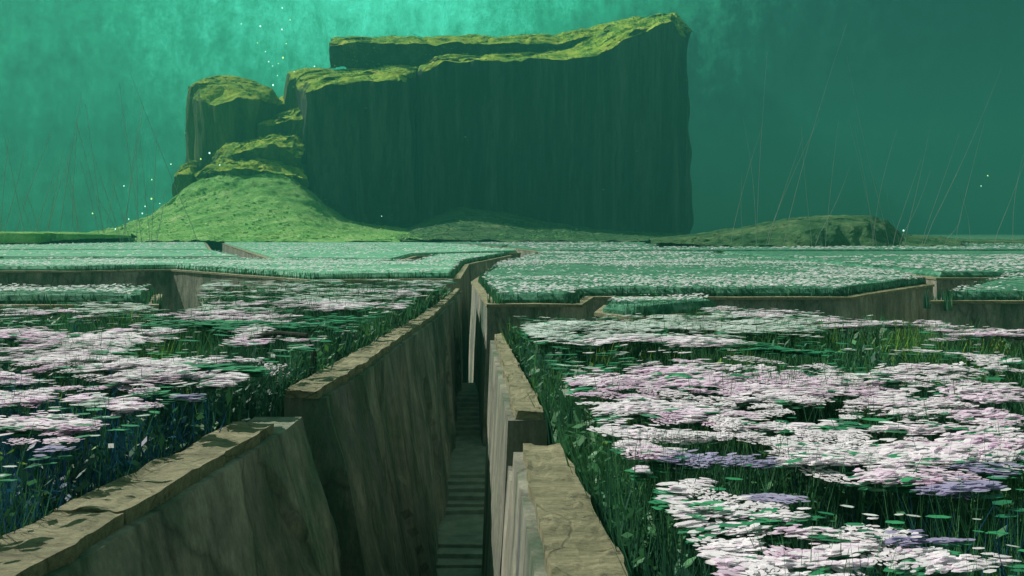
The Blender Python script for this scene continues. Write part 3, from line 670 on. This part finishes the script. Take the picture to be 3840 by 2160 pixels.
for key in ('R', 'A'):
    poly = inset(near[key], .40 if key == 'R' else -.05)
    for (y0, y1, dens) in ((5, 11, 950), (11, 18, 640), (18, 26, 330), (26, 37, 170), (37, 52, 80)):
        q = scatter(poly, dens, y0, y1)
        if not len(q): continue
        x, y = q[:, 0], q[:, 1]; wgt, col = weights(x, y)
        # petals gather in heads: cellular clumping
        s = 2.6 if y1 < 20 else 1.6
        cl = vn(x*.38+.1*y, y*1.1, s, 31+ord(key)); cl2 = vn(x*.42+.1*y, y*1.15, s*2.4, 77)
        back = .16 if y0 >= 37 else (.05 if y0 >= 26 else .02)
        if y0 >= 37: wgt = np.maximum(wgt, .55*fbm(x, y, .25, 4)+.1)
        if key == 'R': wgt = wgt*(1-.75*np.exp(-((((on_image(x, y)[0])-2000)/330)**2+(((on_image(x, y)[1])-1262)/36)**2)**1.5))
        wgt = wgt*np.clip((fbm(x*.55+.1*y, y*1.1, .55, 101)-.33)*5, .45, 1.)
        thr = .605-.28*np.clip(wgt, 0, 1.25)
        keep = rng.random(len(x)) < np.clip((cl*.55+cl2*.45-thr)*9, 0, 1)*np.clip(wgt*2.2-.25, 0, 1)
        bg_ = (~keep) & (rng.random(len(x)) < back*(cl > .6)); col = np.where(bg_, np.where(rng.random(len(x)) < .6, G_, L_), col); keep |= bg_
        x, y, col, cl = x[keep], y[keep], col[keep], cl[keep]; n = len(x)
        mutate = rng.random(n); col = np.where(mutate < .05+.45*(vn(x*.6, y*1.2, 3.1, 71) > .66), G_, col); col = np.where((mutate > .06) & (mutate < .20+.45*(vn(x*.5, y, 2.2, 61) > .45)) & (col == P_), W_, col); col = np.where((mutate > .9) & (col == W_), P_, col)
        z = ZT+.22*(fbm(x, y, .5, 5)-.5)+.07*(cl-.5)+.014*rng.standard_normal(n)-np.where(col == G_, .12*rng.random(n), 0)-.02+np.where(rng.random(n) < .08, .10*rng.random(n), 0)
        sc = .021+.0014*y; r = sc*(.7+.8*rng.random(n)); r = np.where(col == G_, r*1.5, r)*np.where(vn(x, y, 1.3, 83) > .55, 1.25, .9)
        grp = vn(x, y, 1.1, 90)*6
        FL.add(discs(np.stack([x, y, z], -1), r*2.15, r*.85, .12*grp-.2+.22*rng.standard_normal(n), .02+.07*rng.random(n), grp*1.7+.5*rng.standard_normal(n)), col)
# the mid-distance and far beds
for key, dens, r0, y1 in (('H', 18, .075, 60), ('C', 14, .075, 90), ('C', 3.5, .12, 140), ('I', 45, .06, 60), ('E', 15, .075, 70), ('B', 6.5, .09, 126), ('F', 3.6, .12, 110), ('G', .8, .16, 220), ('J', .45, .17, 200), ('M', .35, .18, 240), ('K', .7, .19, 230), ('N', .6, .2, 240)):
    poly = inset(near[key], .6); q = scatter(poly, dens, 30 if not (key == 'C' and dens < 5) else 90, y1); x, y = q[:, 0], q[:, 1]
    n0 = fbm(x*.5, y, .11, 6); n1 = fbm(x*.3, y, .55, 9)
    keep = rng.random(len(x)) < np.clip((n0*.9+n1*.9-.78)*4.5, .04, 1)
    x, y = x[keep], y[keep]; n = len(x); u = rng.random(n)
    col = np.where(u < .50, L_, np.where(u < .84, W_, np.where(u < .93, P_, G_)))
    z = -3.22+.22*(fbm(x, y, .3, 5)-.5)+.03*rng.standard_normal(n)
    r = r0*(.7+.9*rng.random(n))
    FL.add(discs(np.stack([x, y, z], -1), r*1.5, r, rng.random(n)*6.3, .05+.25*rng.random(n), rng.random(n)*6.3), col)
ff = FL.build('flower_meadow', MATS)
tag(ff, 'sheets of tiny white, pink and lavender blossoms filling every walled bed', 'flowers', kind='stuff')

# leafy cover under the flowers of the far beds
def cover():
    vs = []; fs = []; mi = []
    for key, poly in PLOTS:
        if key in 'RA': continue
        p = densify(inset(poly, .62 if key != 'I' else .35), 1.2 if key in 'CEIH' else 3); top = inset(p, .25); n = len(p); b = len(vs)
        for q in p: vs.append((q[0], q[1], -4.48))
        for q in p: vs.append((q[0]+.08*fb(*q, 0, 2.), q[1]+.08*fb(*q, 5, 2.), -3.62))
        for q in top: vs.append((q[0], q[1], -3.36+.07*fb(*q, 2, 1.)))
        m_ = 1 if key in 'GJBM' else 0  # left far beds lightened for mist; right far beds kept dark for mesa's shade
        for k in range(2):
            for i in range(n):
                j = (i+1) % n; fs.append((b+k*n+i, b+k*n+j, b+(k+1)*n+j, b+(k+1)*n+i)); mi.append(m_)
        fs.append(tuple(b+2*n+i for i in range(n))); mi.append(m_)
    o = mk('ground_cover', vs, fs, [M['canopy'], M['canopy_mist_tint']], midx=mi); tag(o, 'dense dark green ground cover under the far flower beds', 'ground cover', kind='stuff')
cover()
# grass and leaves
GR = Soup(); GM = [M['leaf_dark'], M['leaf_mid'], M['leaf_bright'], M['leaf_blue'], M['bark']]
for key in ('R', 'A'):
    poly = inset(near[key], .05)
    for (y0, y1, dens, wd) in ((4, 12, 260, .022), (12, 20, 170, .03), (20, 32, 90, .045), (32, 52, 40, .07)):
        q = scatter(poly, dens, y0, y1); x, y = q[:, 0], q[:, 1]
        px, py = on_image(x, y); wgt, col = weights(x, y); n0 = fbm(x, y, .5, 12)
        pond = np.exp(-(((px-2000)/430)**2+((py-1245)/55)**2)**1.5) if key == 'R' else np.zeros(len(x))
        keep = rng.random(len(x)) < np.clip(.35+.9*(n0-.3), .15, 1)*(1-.93*pond); x, y, px, py, n0 = x[keep], y[keep], px[keep], py[keep], n0[keep]; n = len(x)
        h = (1.05+.75*rng.random(n))*(.75+.5*n0); poke = (rng.random(n) < .5) & (vn(x*.7, y*1.1, 1.5, 66) > .66); h = np.where(poke, 1.85+.35*rng.random(n), h)
        c = vn(x, y, .7, 44); u = rng.random(n)
        mi = np.where(c < .45, 0, 1); mi = np.where((c > .78) & (u < .6), 2, mi); mi = np.where(poke & (u > .3), 1, mi)
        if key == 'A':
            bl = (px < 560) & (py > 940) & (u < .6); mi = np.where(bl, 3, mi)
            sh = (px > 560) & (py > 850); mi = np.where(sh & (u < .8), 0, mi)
        mi = np.where((px > 2050) & (py > 1150) & (u < .25), 3, mi)
        P = np.stack([x, y, np.full(n, -4.85)], -1)
        GR.add(blades(P, h, (.1+.5*rng.random(n))*h*.6, rng.random(n)*6.3, wd*(.6+.9*rng.random(n))), np.repeat(mi, 2))
    # broad leaves: a hedge-like skirt along the walls and patches inside
    for (y0, y1, dens, s) in ((4, 14, 150, .05), (14, 26, 85, .07), (26, 52, 34, .11)):
        q = scatter(poly, dens, y0, y1); x, y = q[:, 0], q[:, 1]; wgt, col = weights(x, y); n0 = fbm(x, y, .8, 22)
        edge = ~inside(x, y, inset(near[key], 1.3))
        px, py = on_image(x, y); pond = np.exp(-(((px-2000)/430)**2+((py-1245)/55)**2)**1.5) if key == 'R' else 0.
        keep = rng.random(len(x)) < np.clip((n0-.35)*1.8+edge*.6, 0, 1)*(1-.95*pond)
        x, y, px, py, edge, n0 = x[keep], y[keep], px[keep], py[keep], edge[keep], n0[keep]; n = len(x); u = rng.random(n)
        top = np.where(edge, .75+.75*rng.random(n), .9+.6*rng.random(n)); z = -4.85+top*np.sqrt(rng.random(n))*1.12
        mi = np.where(vn(x, y, .9, 51) < .5, 0, 1); mi = np.where((u < .10) & (vn(x, y, .6, 52) > .6), 2, mi)
        if key == 'A': mi = np.where((px < 500) & (u > .75), 3, mi)
        r = s*(.6+.8*rng.random(n)); a = rng.random(n)*6.3
        v, f = discs(np.stack([x, y, z], -1), r*1.5, r*.7, a, .3+.8*rng.random(n), rng.random(n)*6.3, k=4); GR.add((v, f), mi)
# bright leafy band behind the white blossoms of the right bed and around the beds' far rims
for key in 'CEIHB':
    poly = near[key]; p = ccw(poly)
    for i in range(len(p)):
        a, b = Vector(p[i]), Vector(p[(i+1) % len(p)]); L0 = (b-a).length
        if min(a.y, b.y) > 100: continue
        e = (b-a).normalized(); nn = Vector((-e.y, e.x)); n = int(min(L0, 120)*26)
        u = rng.random(n)*min(L0, 120); d = .45+.5*rng.random(n)
        x = a.x+e.x*u+nn.x*d; y = a.y+e.y*u+nn.y*d; k = np.abs(x) < .75*y; x, y = x[k], y[k]; n = len(x)
        GR.add(blades(np.stack([x, y, np.full(n, -4.3)], -1), .65+.5*rng.random(n), .15*rng.random(n), rng.random(n)*6.3, .10*(.6+rng.random(n))), np.repeat(np.where(rng.random(n) < .75, 0, 1), 2))
gg = GR.build('undergrowth', GM); tag(gg, 'tangled grass blades and small leaves between the blossoms and the walls', 'undergrowth', kind='stuff')

def slope_scrub():
    S = Soup()
    for o in SLOPES:
        me = o.data; n = len(me.polygons); a = np.zeros(n); me.polygons.foreach_get('area', a)
        c = np.zeros(n*3); me.polygons.foreach_get('center', c); c = c.reshape(-1, 3); nn = np.zeros(n*3); me.polygons.foreach_get('normal', nn); nn = nn.reshape(-1, 3)
        tal = o.name.startswith('talus'); dull = o.data.materials[0].name == 'dull_shade_turf'; up = np.abs(nn[:, 2]); nz0 = fbm(c[:, 0]*.9, c[:, 2]*1.5+c[:, 1], .06, 3)
        wgt = np.where(tal, np.clip((nz0-.30)*2, 0, 1)*.22, np.where(up > .35, .22, .006)*np.clip(nz0*2-.4, 0, 1))*a
        wgt = wgt*(c[:, 1] < 470)
        k = rng.choice(n, size=int(min(42000, wgt.sum()*3.0)), p=wgt/wgt.sum()); m_ = len(k)
        P = c[k]+rng.standard_normal((m_, 3))*np.array([.9, .9, .25])+np.array([0, -.2, .25])
        r = (.16+.40*rng.random(m_)**2)*(1.25 if tal else 1); u = rng.random(m_); nz1 = nz0[k]+.25*(u-.5)
        S.add(discs(P, r*1.3, r*.8, rng.random(m_)*6.3, np.where(np.arange(m_) >= 0, .5, .5)*rng.random(m_), rng.random(m_)*6.3, k=5), np.where(nz1 < (.36 if tal else .48), 0, np.where(nz1 < (.5 if tal else .62), 1, 2)) if not dull else np.where(nz1 < .72, 0, 1))  # right slope takes darker scrub, part of its painted shade
    o = S.build('scrub', [M['scrub_dark'], M['scrub_mid'], M['scrub_bright']]); tag(o, 'low scrub and moss covering the slopes and brows of the mesa', 'scrub', kind='stuff')
slope_scrub()
# ------------------------------------------------------------------ whole flower heads, reed tufts (prototypes copied)
def tube(pts, rad, sides=5):
    vs = []; fs = []
    for i, p in enumerate(pts):
        a = pts[max(i-1, 0)]; b = pts[min(i+1, len(pts)-1)]; d = (b-a).normalized(); q = d.orthogonal().normalized(); r = d.cross(q)
        for k in range(sides):
            an = 2*math.pi*k/sides; vs.append(p+(q*math.cos(an)+r*math.sin(an))*rad[i])
    for i in range(len(pts)-1):
        for k in range(sides): fs.append((i*sides+k, i*sides+(k+1) % sides, (i+1)*sides+(k+1) % sides, (i+1)*sides+k))
    return vs, fs
def join(parts):
    V = []; Fc = []
    for v, f in parts:
        b = len(V); V += list(v); Fc += [tuple(int(i)+b for i in g) for g in f]
    return V, Fc
def umbel_parts(seed, R0, npet, h):
    rr = random.Random(seed); st = []
    top = Vector((rr.uniform(-.15, .15), rr.uniform(-.15, .15), h)); mid = top*.5+Vector((rr.uniform(-.06, .06), rr.uniform(-.06, .06), 0))
    st.append(tube([Vector((0, 0, 0)), mid, top-Vector((0, 0, .16))], [.014, .011, .008]))
    hub = top-Vector((0, 0, .16)); tilt = Vector((rr.uniform(-.16, .16), rr.uniform(-.16, .16)))
    P = []; elong = rr.uniform(1.1, 1.7); an0 = rr.uniform(0, 6.3)
    for i in range(npet):
        a = i*2.399; r = R0*math.sqrt((i+.5)/npet)*rr.uniform(.8, 1.15); x = r*math.cos(a)*elong; y = r*math.sin(a)
        x, y = x*math.cos(an0)-y*math.sin(an0), x*math.sin(an0)+y*math.cos(an0)
        P.append((top.x+x, top.y+y, top.z+tilt.x*x+tilt.y*y-.07*r*r/R0+rr.uniform(-.012, .012)))
        if i % 3 == 0: st.append(tube([hub, Vector(P[-1])-Vector((0, 0, .006))], [.004, .0025], 3))
    P = np.array(P); n = npet; r = R0*.135*(.75+.6*rng.random(n))
    dv, df = discs(P, r*1.45, r*.8, an0+.4*rng.standard_normal(n), .03+.10*rng.random(n), rng.random(n)*6.3, k=8)
    # thin thickness: lower ring
    dv = dv.reshape(n, 8, 3); low = dv.copy(); c = dv.mean(1, keepdims=True); low = c+(low-c)*.7; low[:, :, 2] -= .004
    v = np.concatenate([dv, low], 1).reshape(-1, 3); f = []
    for i in range(n):
        b = i*16; f.append(tuple(range(b, b+8)))
        for k in range(8): f.append((b+k, b+8+k, b+8+(k+1) % 8, b+(k+1) % 8))
    lv = []
    for i in range(4):
        hgt = rr.uniform(.25, .8)*h; a = rr.uniform(0, 6.3); L0 = rr.uniform(.14, .26); d = Vector((math.cos(a), math.sin(a), .45)); s = Vector((-math.sin(a), math.cos(a), 0))*.035
        b0 = Vector((top.x*hgt/h, top.y*hgt/h, hgt)); lv.append(([b0, b0+d*L0*.5+s, b0+d*L0-Vector((0, 0, .05)), b0+d*L0*.5-s], [(0, 1, 2, 3)]))
    return join(st), (v, f), join(lv)
protos = {}
NAMES = {W_: ('white', 'flat white flower head on a thin stem', 'white'), P_: ('pink', 'flat pink flower head on a thin stem', 'pink'), V_: ('lavender', 'flat grey lavender flower head on a thin stem', 'lavender'), L_: ('pale', 'flat pale green-white flower head on a thin stem', 'pale')}
SIDE = {'R': 'in the bed right of the trench', 'A': 'in the bed left of the trench'}
GN = {'R': 'flower heads in the right bed', 'A': 'flower heads in the left bed'}
MCOL = {W_: 'white', P_: 'pink', V_: 'lavender', L_: 'pale'}
cand = []
for key in ('R', 'A'):
    poly = inset(near[key], .5); q = scatter(poly, 9, 6.5, 20); x, y = q[:, 0], q[:, 1]; wgt, col = weights(x, y)
    k = (np.abs(x)/y < .62) & (wgt > .38) & (col != G_)
    for i in np.nonzero(k)[0]: cand.append((y[i]*(1.0 if key == 'R' else 1.0), x[i], y[i], int(col[i]), key))
cand.sort(); picked = []
for (d, x, y, c, key) in cand:
    if all((x-a)**2+(y-b)**2 > (.30)**2 for (_, a, b, _, _) in picked): picked.append((d, x, y, c, key))
    if len(picked) >= 280: break
FLW = []
for (d, x, y, c, key) in picked:
    var = random.randrange(5); kk = (c, var, key)
    z0 = -4.9; h = 1.75+.11*random.random()
    if kk not in protos:
        (sv, sf), (pv, pf), (lv, lf) = umbel_parts(100*c+var, .17+.05*(var % 3), 52+9*var, 1.86)
        o = empty('flower', (x, y, z0), random.uniform(0, 6.3)); tag(o, NAMES[c][1]+' '+SIDE[key], 'flower', GN[key]+', '+NAMES[c][2])
        mk('blossom', pv, pf, M[MCOL[c]], o); mk('stem', sv, sf, M['stem'], o); mk('foliage', lv, lf, M['leaf_mid'], o); protos[kk] = o
    else:
        src = protos[kk]; o = src.copy(); COL.objects.link(o); o.location = (x, y, z0); o.rotation_euler = (0, 0, random.uniform(0, 6.3))
        for ch in list(src.children):
            cc = ch.copy(); COL.objects.link(cc); cc.parent = o
    s = random.uniform(.8, 1.15); o.scale = (s, s, h/1.86); FLW.append((o, x, y, c, key))

def reed(seed, n, h, spread, mats, wd=.028):
    rr = np.random.default_rng(seed); P = np.stack([spread*rr.standard_normal(n), spread*rr.standard_normal(n), np.zeros(n)], -1)
    hh = h*(.55+.5*rr.random(n)); v, f = blades(P, hh, .28*hh*rr.random(n), rr.random(n)*6.3, wd*(.7+.7*rr.random(n)), .8)
    return v, f
TU = [  # (x, y, mat, height, n, label)
 (490, 1112, 'leaf_bright', 1.5, 30, 'lime green reed tuft behind the near left wall'),
 (1845, 1195, 'leaf_mid', 1.5, 26, 'tall reed tuft by itself at the edge of the dark water'),
 (1700, 1060, 'leaf_dark', 1.0, 24, 'dark reed tuft between the pink and white blossoms'),
 (1880, 1060, 'leaf_dark', 1.2, 26, 'dark fan-shaped reed tuft behind the white patch'),
 (2080, 1100, 'leaf_bright', 1.1, 18, 'bright green sword-leaved tuft behind the dense white patch'),
 (1960, 1262, 'leaf_mid', 1.1, 22, 'leaning olive reed tuft standing in the dark water, left of its row'),
 (2020, 1290, 'leaf_mid', 1.1, 28, 'bushy olive reed tuft standing in the dark water, second of its row'),
 (2130, 1300, 'leaf_mid', 1.2, 30, 'wide olive reed tuft standing in the dark water, third of its row'),
 (2230, 1290, 'leaf_mid', 1.1, 24, 'olive reed tuft at the right end of the row in the dark water'),
 (2400, 1080, 'leaf_dark', 1.2, 40, 'large dark reed clump near the right edge beside pink blossoms'),
 (2480, 1330, 'leaf_mid', 1.6, 30, 'tall green reed clump by the bottom right corner'),
 (1640, 1440, 'leaf_mid', 1.3, 34, 'green reed clump beside the right wall at the bottom of the view'),
 (1560, 905, 'leaf_mid', 1.2, 30, 'grassy tuft in the gap among white blossoms, far right bed'),
 (1800, 905, 'leaf_mid', 1.2, 30, 'grassy tuft under the leafy green band of the right bed'),
 (2170, 905, 'leaf_dark', 1.5, 40, 'dark upright bush of reeds at the back of the right bed'),
 (60, 1310, 'leaf_blue', 1.7, 60, 'blue-green reed clump at the left edge behind the wall'),
 (190, 1240, 'leaf_blue', 1.5, 50, 'deep blue reed clump behind the near left wall'),
 (280, 1200, 'leaf_blue', 1.4, 40, 'teal reed clump right of the deep blue one'),
 (390, 1150, 'leaf_mid', 1.5, 40, 'dark green reed clump left of the lime green tuft'),
 (130, 1200, 'leaf_blue', 1.6, 40, 'slender blue reed clump under the lavender heads'),
 (760, 985, 'leaf_dark', 1.9, 70, 'tall dark grass clump directly behind the broken wall gap'),
 (590, 1040, 'leaf_dark', 1.8, 60, 'dark grass clump left of the branching shrub'),
]
for i, (px, py, mt, h, n, lb) in enumerate(TU):
    X, Y = U(px, py, -4.75); 
    v, f = reed(i+5, n, h, .16+.004*n, None, .03)
    o = mk('reed_tuft', v, f, M[mt]); o.location = (X, Y, -4.88); tag(o, lb, 'reeds', 'reed tufts')
# each flower head is named by the nearest reed tuft, its direction from it and its rank among its colour there
ORD = ['nearest', 'second', 'third', 'fourth', 'fifth', 'sixth', 'seventh', 'eighth', 'ninth', 'tenth', 'eleventh', 'twelfth', 'thirteenth', 'fourteenth', 'fifteenth', 'sixteenth', 'seventeenth', 'eighteenth', 'nineteenth', 'twentieth'] + ['twenty-'+q for q in ('first', 'second', 'third', 'fourth', 'fifth', 'sixth', 'seventh', 'eighth', 'ninth')] + ['thirtieth'] + ['thirty-'+q for q in ('first', 'second', 'third', 'fourth', 'fifth', 'sixth', 'seventh', 'eighth', 'ninth')]
SHORT = ['lime green reed tuft', 'lone tall reed tuft at the water', 'dark reed tuft among pink blossoms', 'dark fan-shaped reed tuft', 'bright sword-leaved tuft', 'leaning olive reed tuft', 'bushy olive reed tuft', 'wide olive reed tuft', 'olive tuft at the right of its row', 'large dark reed clump', 'tall corner clump', 'green reed clump beside the right wall', 'grassy tuft in the far gap', 'grassy tuft under the leafy band', 'dark upright reed bush', 'blue-green reed clump at the left edge', 'deep blue reed clump', 'teal reed clump', 'dark green reed clump', 'slender blue reed clump', 'tall dark clump behind the wall gap', 'dark clump left of the shrub']
buckets = {}
for (o, x, y, c, key) in FLW:
    px, py = on_image(x, y); best = min(range(len(TU)), key=lambda i: (TU[i][0]-px)**2+(2.2*(TU[i][1]-70-py))**2+(1e9 if (TU[i][0] > 1200) != (key == 'R') else 0))
    dx, dy = px-TU[best][0], 2.2*(py-TU[best][1]+70)
    dr = ('right of' if dx > 0 else 'left of') if abs(dx) > abs(dy) else ('in front of' if dy > 0 else 'behind')
    buckets.setdefault((best, dr, c), []).append((dx*dx+dy*dy, o))
for (best, dr, c), lst in buckets.items():
    lst.sort(key=lambda t: t[0])
    for i, (_, o) in enumerate(lst):
        o['label'] = (ORD[min(i, 38)]+' '+NAMES[c][0]+' flower head '+dr+' the '+SHORT[best])
# branching plant by the wall gap
def shrub():
    rr = random.Random(3); X, Y = U(668, 1060, -4.8); o = empty('branching_shrub', (X, Y, -4.88)); tag(o, 'slender branching shrub with small white blossoms beside the broken wall gap', 'shrub')
    parts = []; tips = []
    def grow(p, d, L0, r, dep):
        q = p+d*L0; m1 = p+d*L0*.5+Vector((rr.uniform(-.03, .03), rr.uniform(-.03, .03), 0))*L0
        parts.append(tube([p, m1, q], [r, r*.85, r*.7], 6))
        if dep == 0: tips.append(q); return
        for k in range(rr.choice((2, 3))): grow(q, (d+Vector((rr.uniform(-.5, .5), rr.uniform(-.45, .45), rr.uniform(.0, .3)))).normalized(), L0*rr.uniform(.55, .85), r*.6, dep-1)
    grow(Vector((0, 0, 0)), Vector((-.03, 0, 1)), .55, .035, 3)
    grow(Vector((0, 0, .5)), Vector((-.75, 0, .75)).normalized(), .45, .022, 2); grow(Vector((0, 0, .5)), Vector((.5, .1, .85)).normalized(), .45, .022, 2)
    v, f = join(parts); mk('branch', v, f, M['stem'], o)
    P = []; 
    for t_ in tips:
        for _ in range(9): P.append((t_.x+rr.gauss(0, .07), t_.y+rr.gauss(0, .07), t_.z+rr.gauss(.02, .035)))
    P = np.array(P); n = len(P); v, f = discs(P, np.full(n, .045), np.full(n, .035), rng.random(n)*6.3, rng.random(n)*.9, rng.random(n)*6.3, k=4); mk('blossom', v, f, M['white'], o)
    P = np.array([(t_.x+rr.gauss(0, .12), t_.y+rr.gauss(0, .12), t_.z-abs(rr.gauss(.15, .12))) for t_ in tips for _ in range(7)]); n = len(P)
    v, f = discs(P, np.full(n, .05), np.full(n, .016), rng.random(n)*6.3, rng.random(n)*1., rng.random(n)*6.3, k=4); mk('foliage', v, f, M['leaf_bright'], o)
shrub()
# arched dark bough behind it
def bough():
    A = UD(600, 850, 23.5); B = UD(700, 838, 23); Cc = UD(780, 842, 22.6); D_ = UD(790, 890, 22.4); E_ = UD(786, 960, 22.2)
    o = empty('dead_branch', (E_.x, E_.y, -4.9)); off = Vector(o.location); tag(o, 'dark arched dead branch lying over the left bed near the wall gap', 'branch')
    v, f = join([tube([p-off for p in (E_-Vector((0, 0, .5)), E_, D_, Cc+Vector((-.1, 0, -.03)), B, A)], [.10, .09, .085, .08, .07, .035], 8)]); mk('limb', v, f, M['bark'], o)
    q = B-off; v, f = join([tube([q, q+Vector((-.25, .1, -.22)), q+Vector((-.45, .1, -.5))], [.04, .03, .015], 6), tube([q+Vector((.9, 0, -.05)), q+Vector((1.15, .05, .22)), q+Vector((1.3, 0, .05))], [.03, .015, .006], 6)]); mk('twig', v, f, M['bark'], o)
bough()

# ------------------------------------------------------------------ tall leaning stalks and floating motes
ST = [  # x0,y0 (foot), x1,y1 (tip), depth, label
 (8, 585, 62, 370, 230), (40, 588, 130, 330, 235), (62, 480, 96, 590, 240), (150, 588, 205, 240, 228), (182, 586, 196, 300, 236), (262, 586, 190, 300, 238), (230, 520, 200, 400, 232),
 (345, 520, 300, 210, 225), (440, 460, 330, 190, 230), (300, 585, 235, 390, 241), (383, 560, 394, 330, 236), (205, 590, 160, 420, 242), (118, 590, 158, 380, 244),
 (1955, 540, 2060, 300, 160), (2060, 300, 2130, 60, 161), (1895, 540, 1868, 290, 165), (1905, 560, 1930, 130, 163), (2165, 430, 2135, 300, 158), (2130, 140, 2185, 380, 159), (2190, 560, 2152, 330, 162),
 (2380, 480, 2520, 170, 157), (2260, 590, 2230, 470, 158), (2420, 540, 2380, 600, 160), (2300, 520, 2340, 430, 164)]
rs = random.Random(5)
ST += [(lambda x: (x, 588, x+rs.uniform(-60, 60), rs.uniform(260, 500), rs.uniform(225, 246)))(rs.uniform(0, 420)) for _ in range(16)]
ST += [(lambda x: (x, 590, x+rs.uniform(-50, 90), rs.uniform(300, 520), rs.uniform(150, 166)))(rs.uniform(1800, 2560)) for _ in range(14)]
for i, (x0, y0, x1, y1, D) in enumerate(ST):
    if y0 < y1: x0, y0, x1, y1 = x1, y1, x0, y0
    k = (x1-x0)/max(1, (y0-y1)); xb = x0-k*(606-y0)
    a = UD(xb, 606, D); b = UD(x1, y1, D); rr = random.Random(i)
    mid = (a+b)/2+Vector((rr.uniform(-.6, .6), 0, 0)); s = D/230
    bow = (mid-(a+b)/2)*1.2; v, f = tube([(b-a)*(q/10)+bow*math.sin(math.pi*q/10)-Vector((0, 0, 1 if q == 0 else 0)) for q in range(11)], [((.085 if x0 < 800 else .055)-.004*q)*s for q in range(11)], 5)
    o = mk('bare_stalk', v, f, M['stalk']); o.location = a
    side_ = x0 < 800; rk = sorted(range(len(ST)), key=lambda q: ST[q][0]+ST[q][2]); rk = [q for q in rk if (ST[q][0] < 800) == side_].index(i)
    tag(o, (['first']+ORD[1:])[rk]+(' thin pale stalk from the left edge, on the plain left of the mesa' if side_ else ' thin pale stalk counted rightwards from the dark cliff face'), 'stalk', 'bare stalks '+('left of the mesa' if side_ else 'right of the mesa'))
MO = [(655, 66, 5), (687, 214, 6), (712, 145, 6), (686, 166, 3), (676, 155, 4), (700, 160, 3), (791, 167, 4), (607, 60, 3), (648, 108, 3), (709, 74, 5), (527, 385, 6), (505, 400, 5), (553, 415, 4), (430, 413, 4), (381, 500, 6), (358, 537, 5), (312, 468, 4), (382, 452, 4), (324, 551, 4), (365, 519, 4), (233, 537, 5), (290, 576, 4), (710, 20, 4), (730, 50, 3), (698, 190, 3), (2273, 580, 6), (2485, 442, 4), (2468, 468, 3), (960, 544, 3), (372, 571, 3), (402, 512, 3), (740, 180, 3), (720, 110, 3), (668, 130, 3)]
import bmesh
for i, (x, y, s) in enumerate(MO):
    D = 215 if x > 100 else 200; bm = bmesh.new(); bmesh.ops.create_icosphere(bm, subdivisions=2, radius=s*.5*.3975*D/F*.62)
    for v in bm.verts: v.co.z *= 1.25
    me = bpy.data.meshes.new('light_mote'); bm.to_mesh(me); bm.free(); me.materials.append(M['mote_y' if i % 3 == 2 else 'mote'])
    o = bpy.data.objects.new('light_mote', me); COL.objects.link(o); o.location = UD(x, y, D)
    grp = 'above the saddle left of the mesa' if (y < 280 and x > 560) else ('in front of the left slope' if x < 600 else 'on the right'); g_ = [q for q in MO if ('above the saddle left of the mesa' if (q[1] < 280 and q[0] > 560) else ('in front of the left slope' if q[0] < 600 else 'on the right')) == grp]; g_.sort(key=lambda q: q[1])
    rk = g_.index(MO[i]); tag(o, ('highest' if rk == 0 else ORD[min(rk, 19)]+' highest')+' small glowing mote '+grp, 'mote', 'glowing motes '+grp)

# ------------------------------------------------------------------ haze
def haze():
    x0, x1, y0, y1, z0, z1 = -760, 760, -40, 905, -15.5, 112
    v = [(x, y, z) for z in (z0, z1) for y in (y0, y1) for x in (x0, x1)]
    f = [(0, 2, 3, 1), (4, 5, 7, 6), (0, 1, 5, 4), (2, 6, 7, 3), (0, 4, 6, 2), (1, 3, 7, 5)]
    m = bpy.data.materials.new('haze_air'); m.use_nodes = True; nt = m.node_tree; nt.nodes.clear()
    out = nt.nodes.new('ShaderNodeOutputMaterial'); p = nt.nodes.new('ShaderNodeVolumePrincipled')
    p.inputs['Color'].default_value = (.034, .262, .19, 1); p.inputs['Density'].default_value = .0016; p.inputs['Anisotropy'].default_value = .0
    nt.links.new(p.outputs[0], out.inputs['Volume'])
    o = mk('haze', v, f, m); tag(o, kind='stuff'); o['label'] = 'thin green mist filling the air over the gardens and mesa'; o['category'] = 'haze'
haze()
print('objects', len(bpy.data.objects))
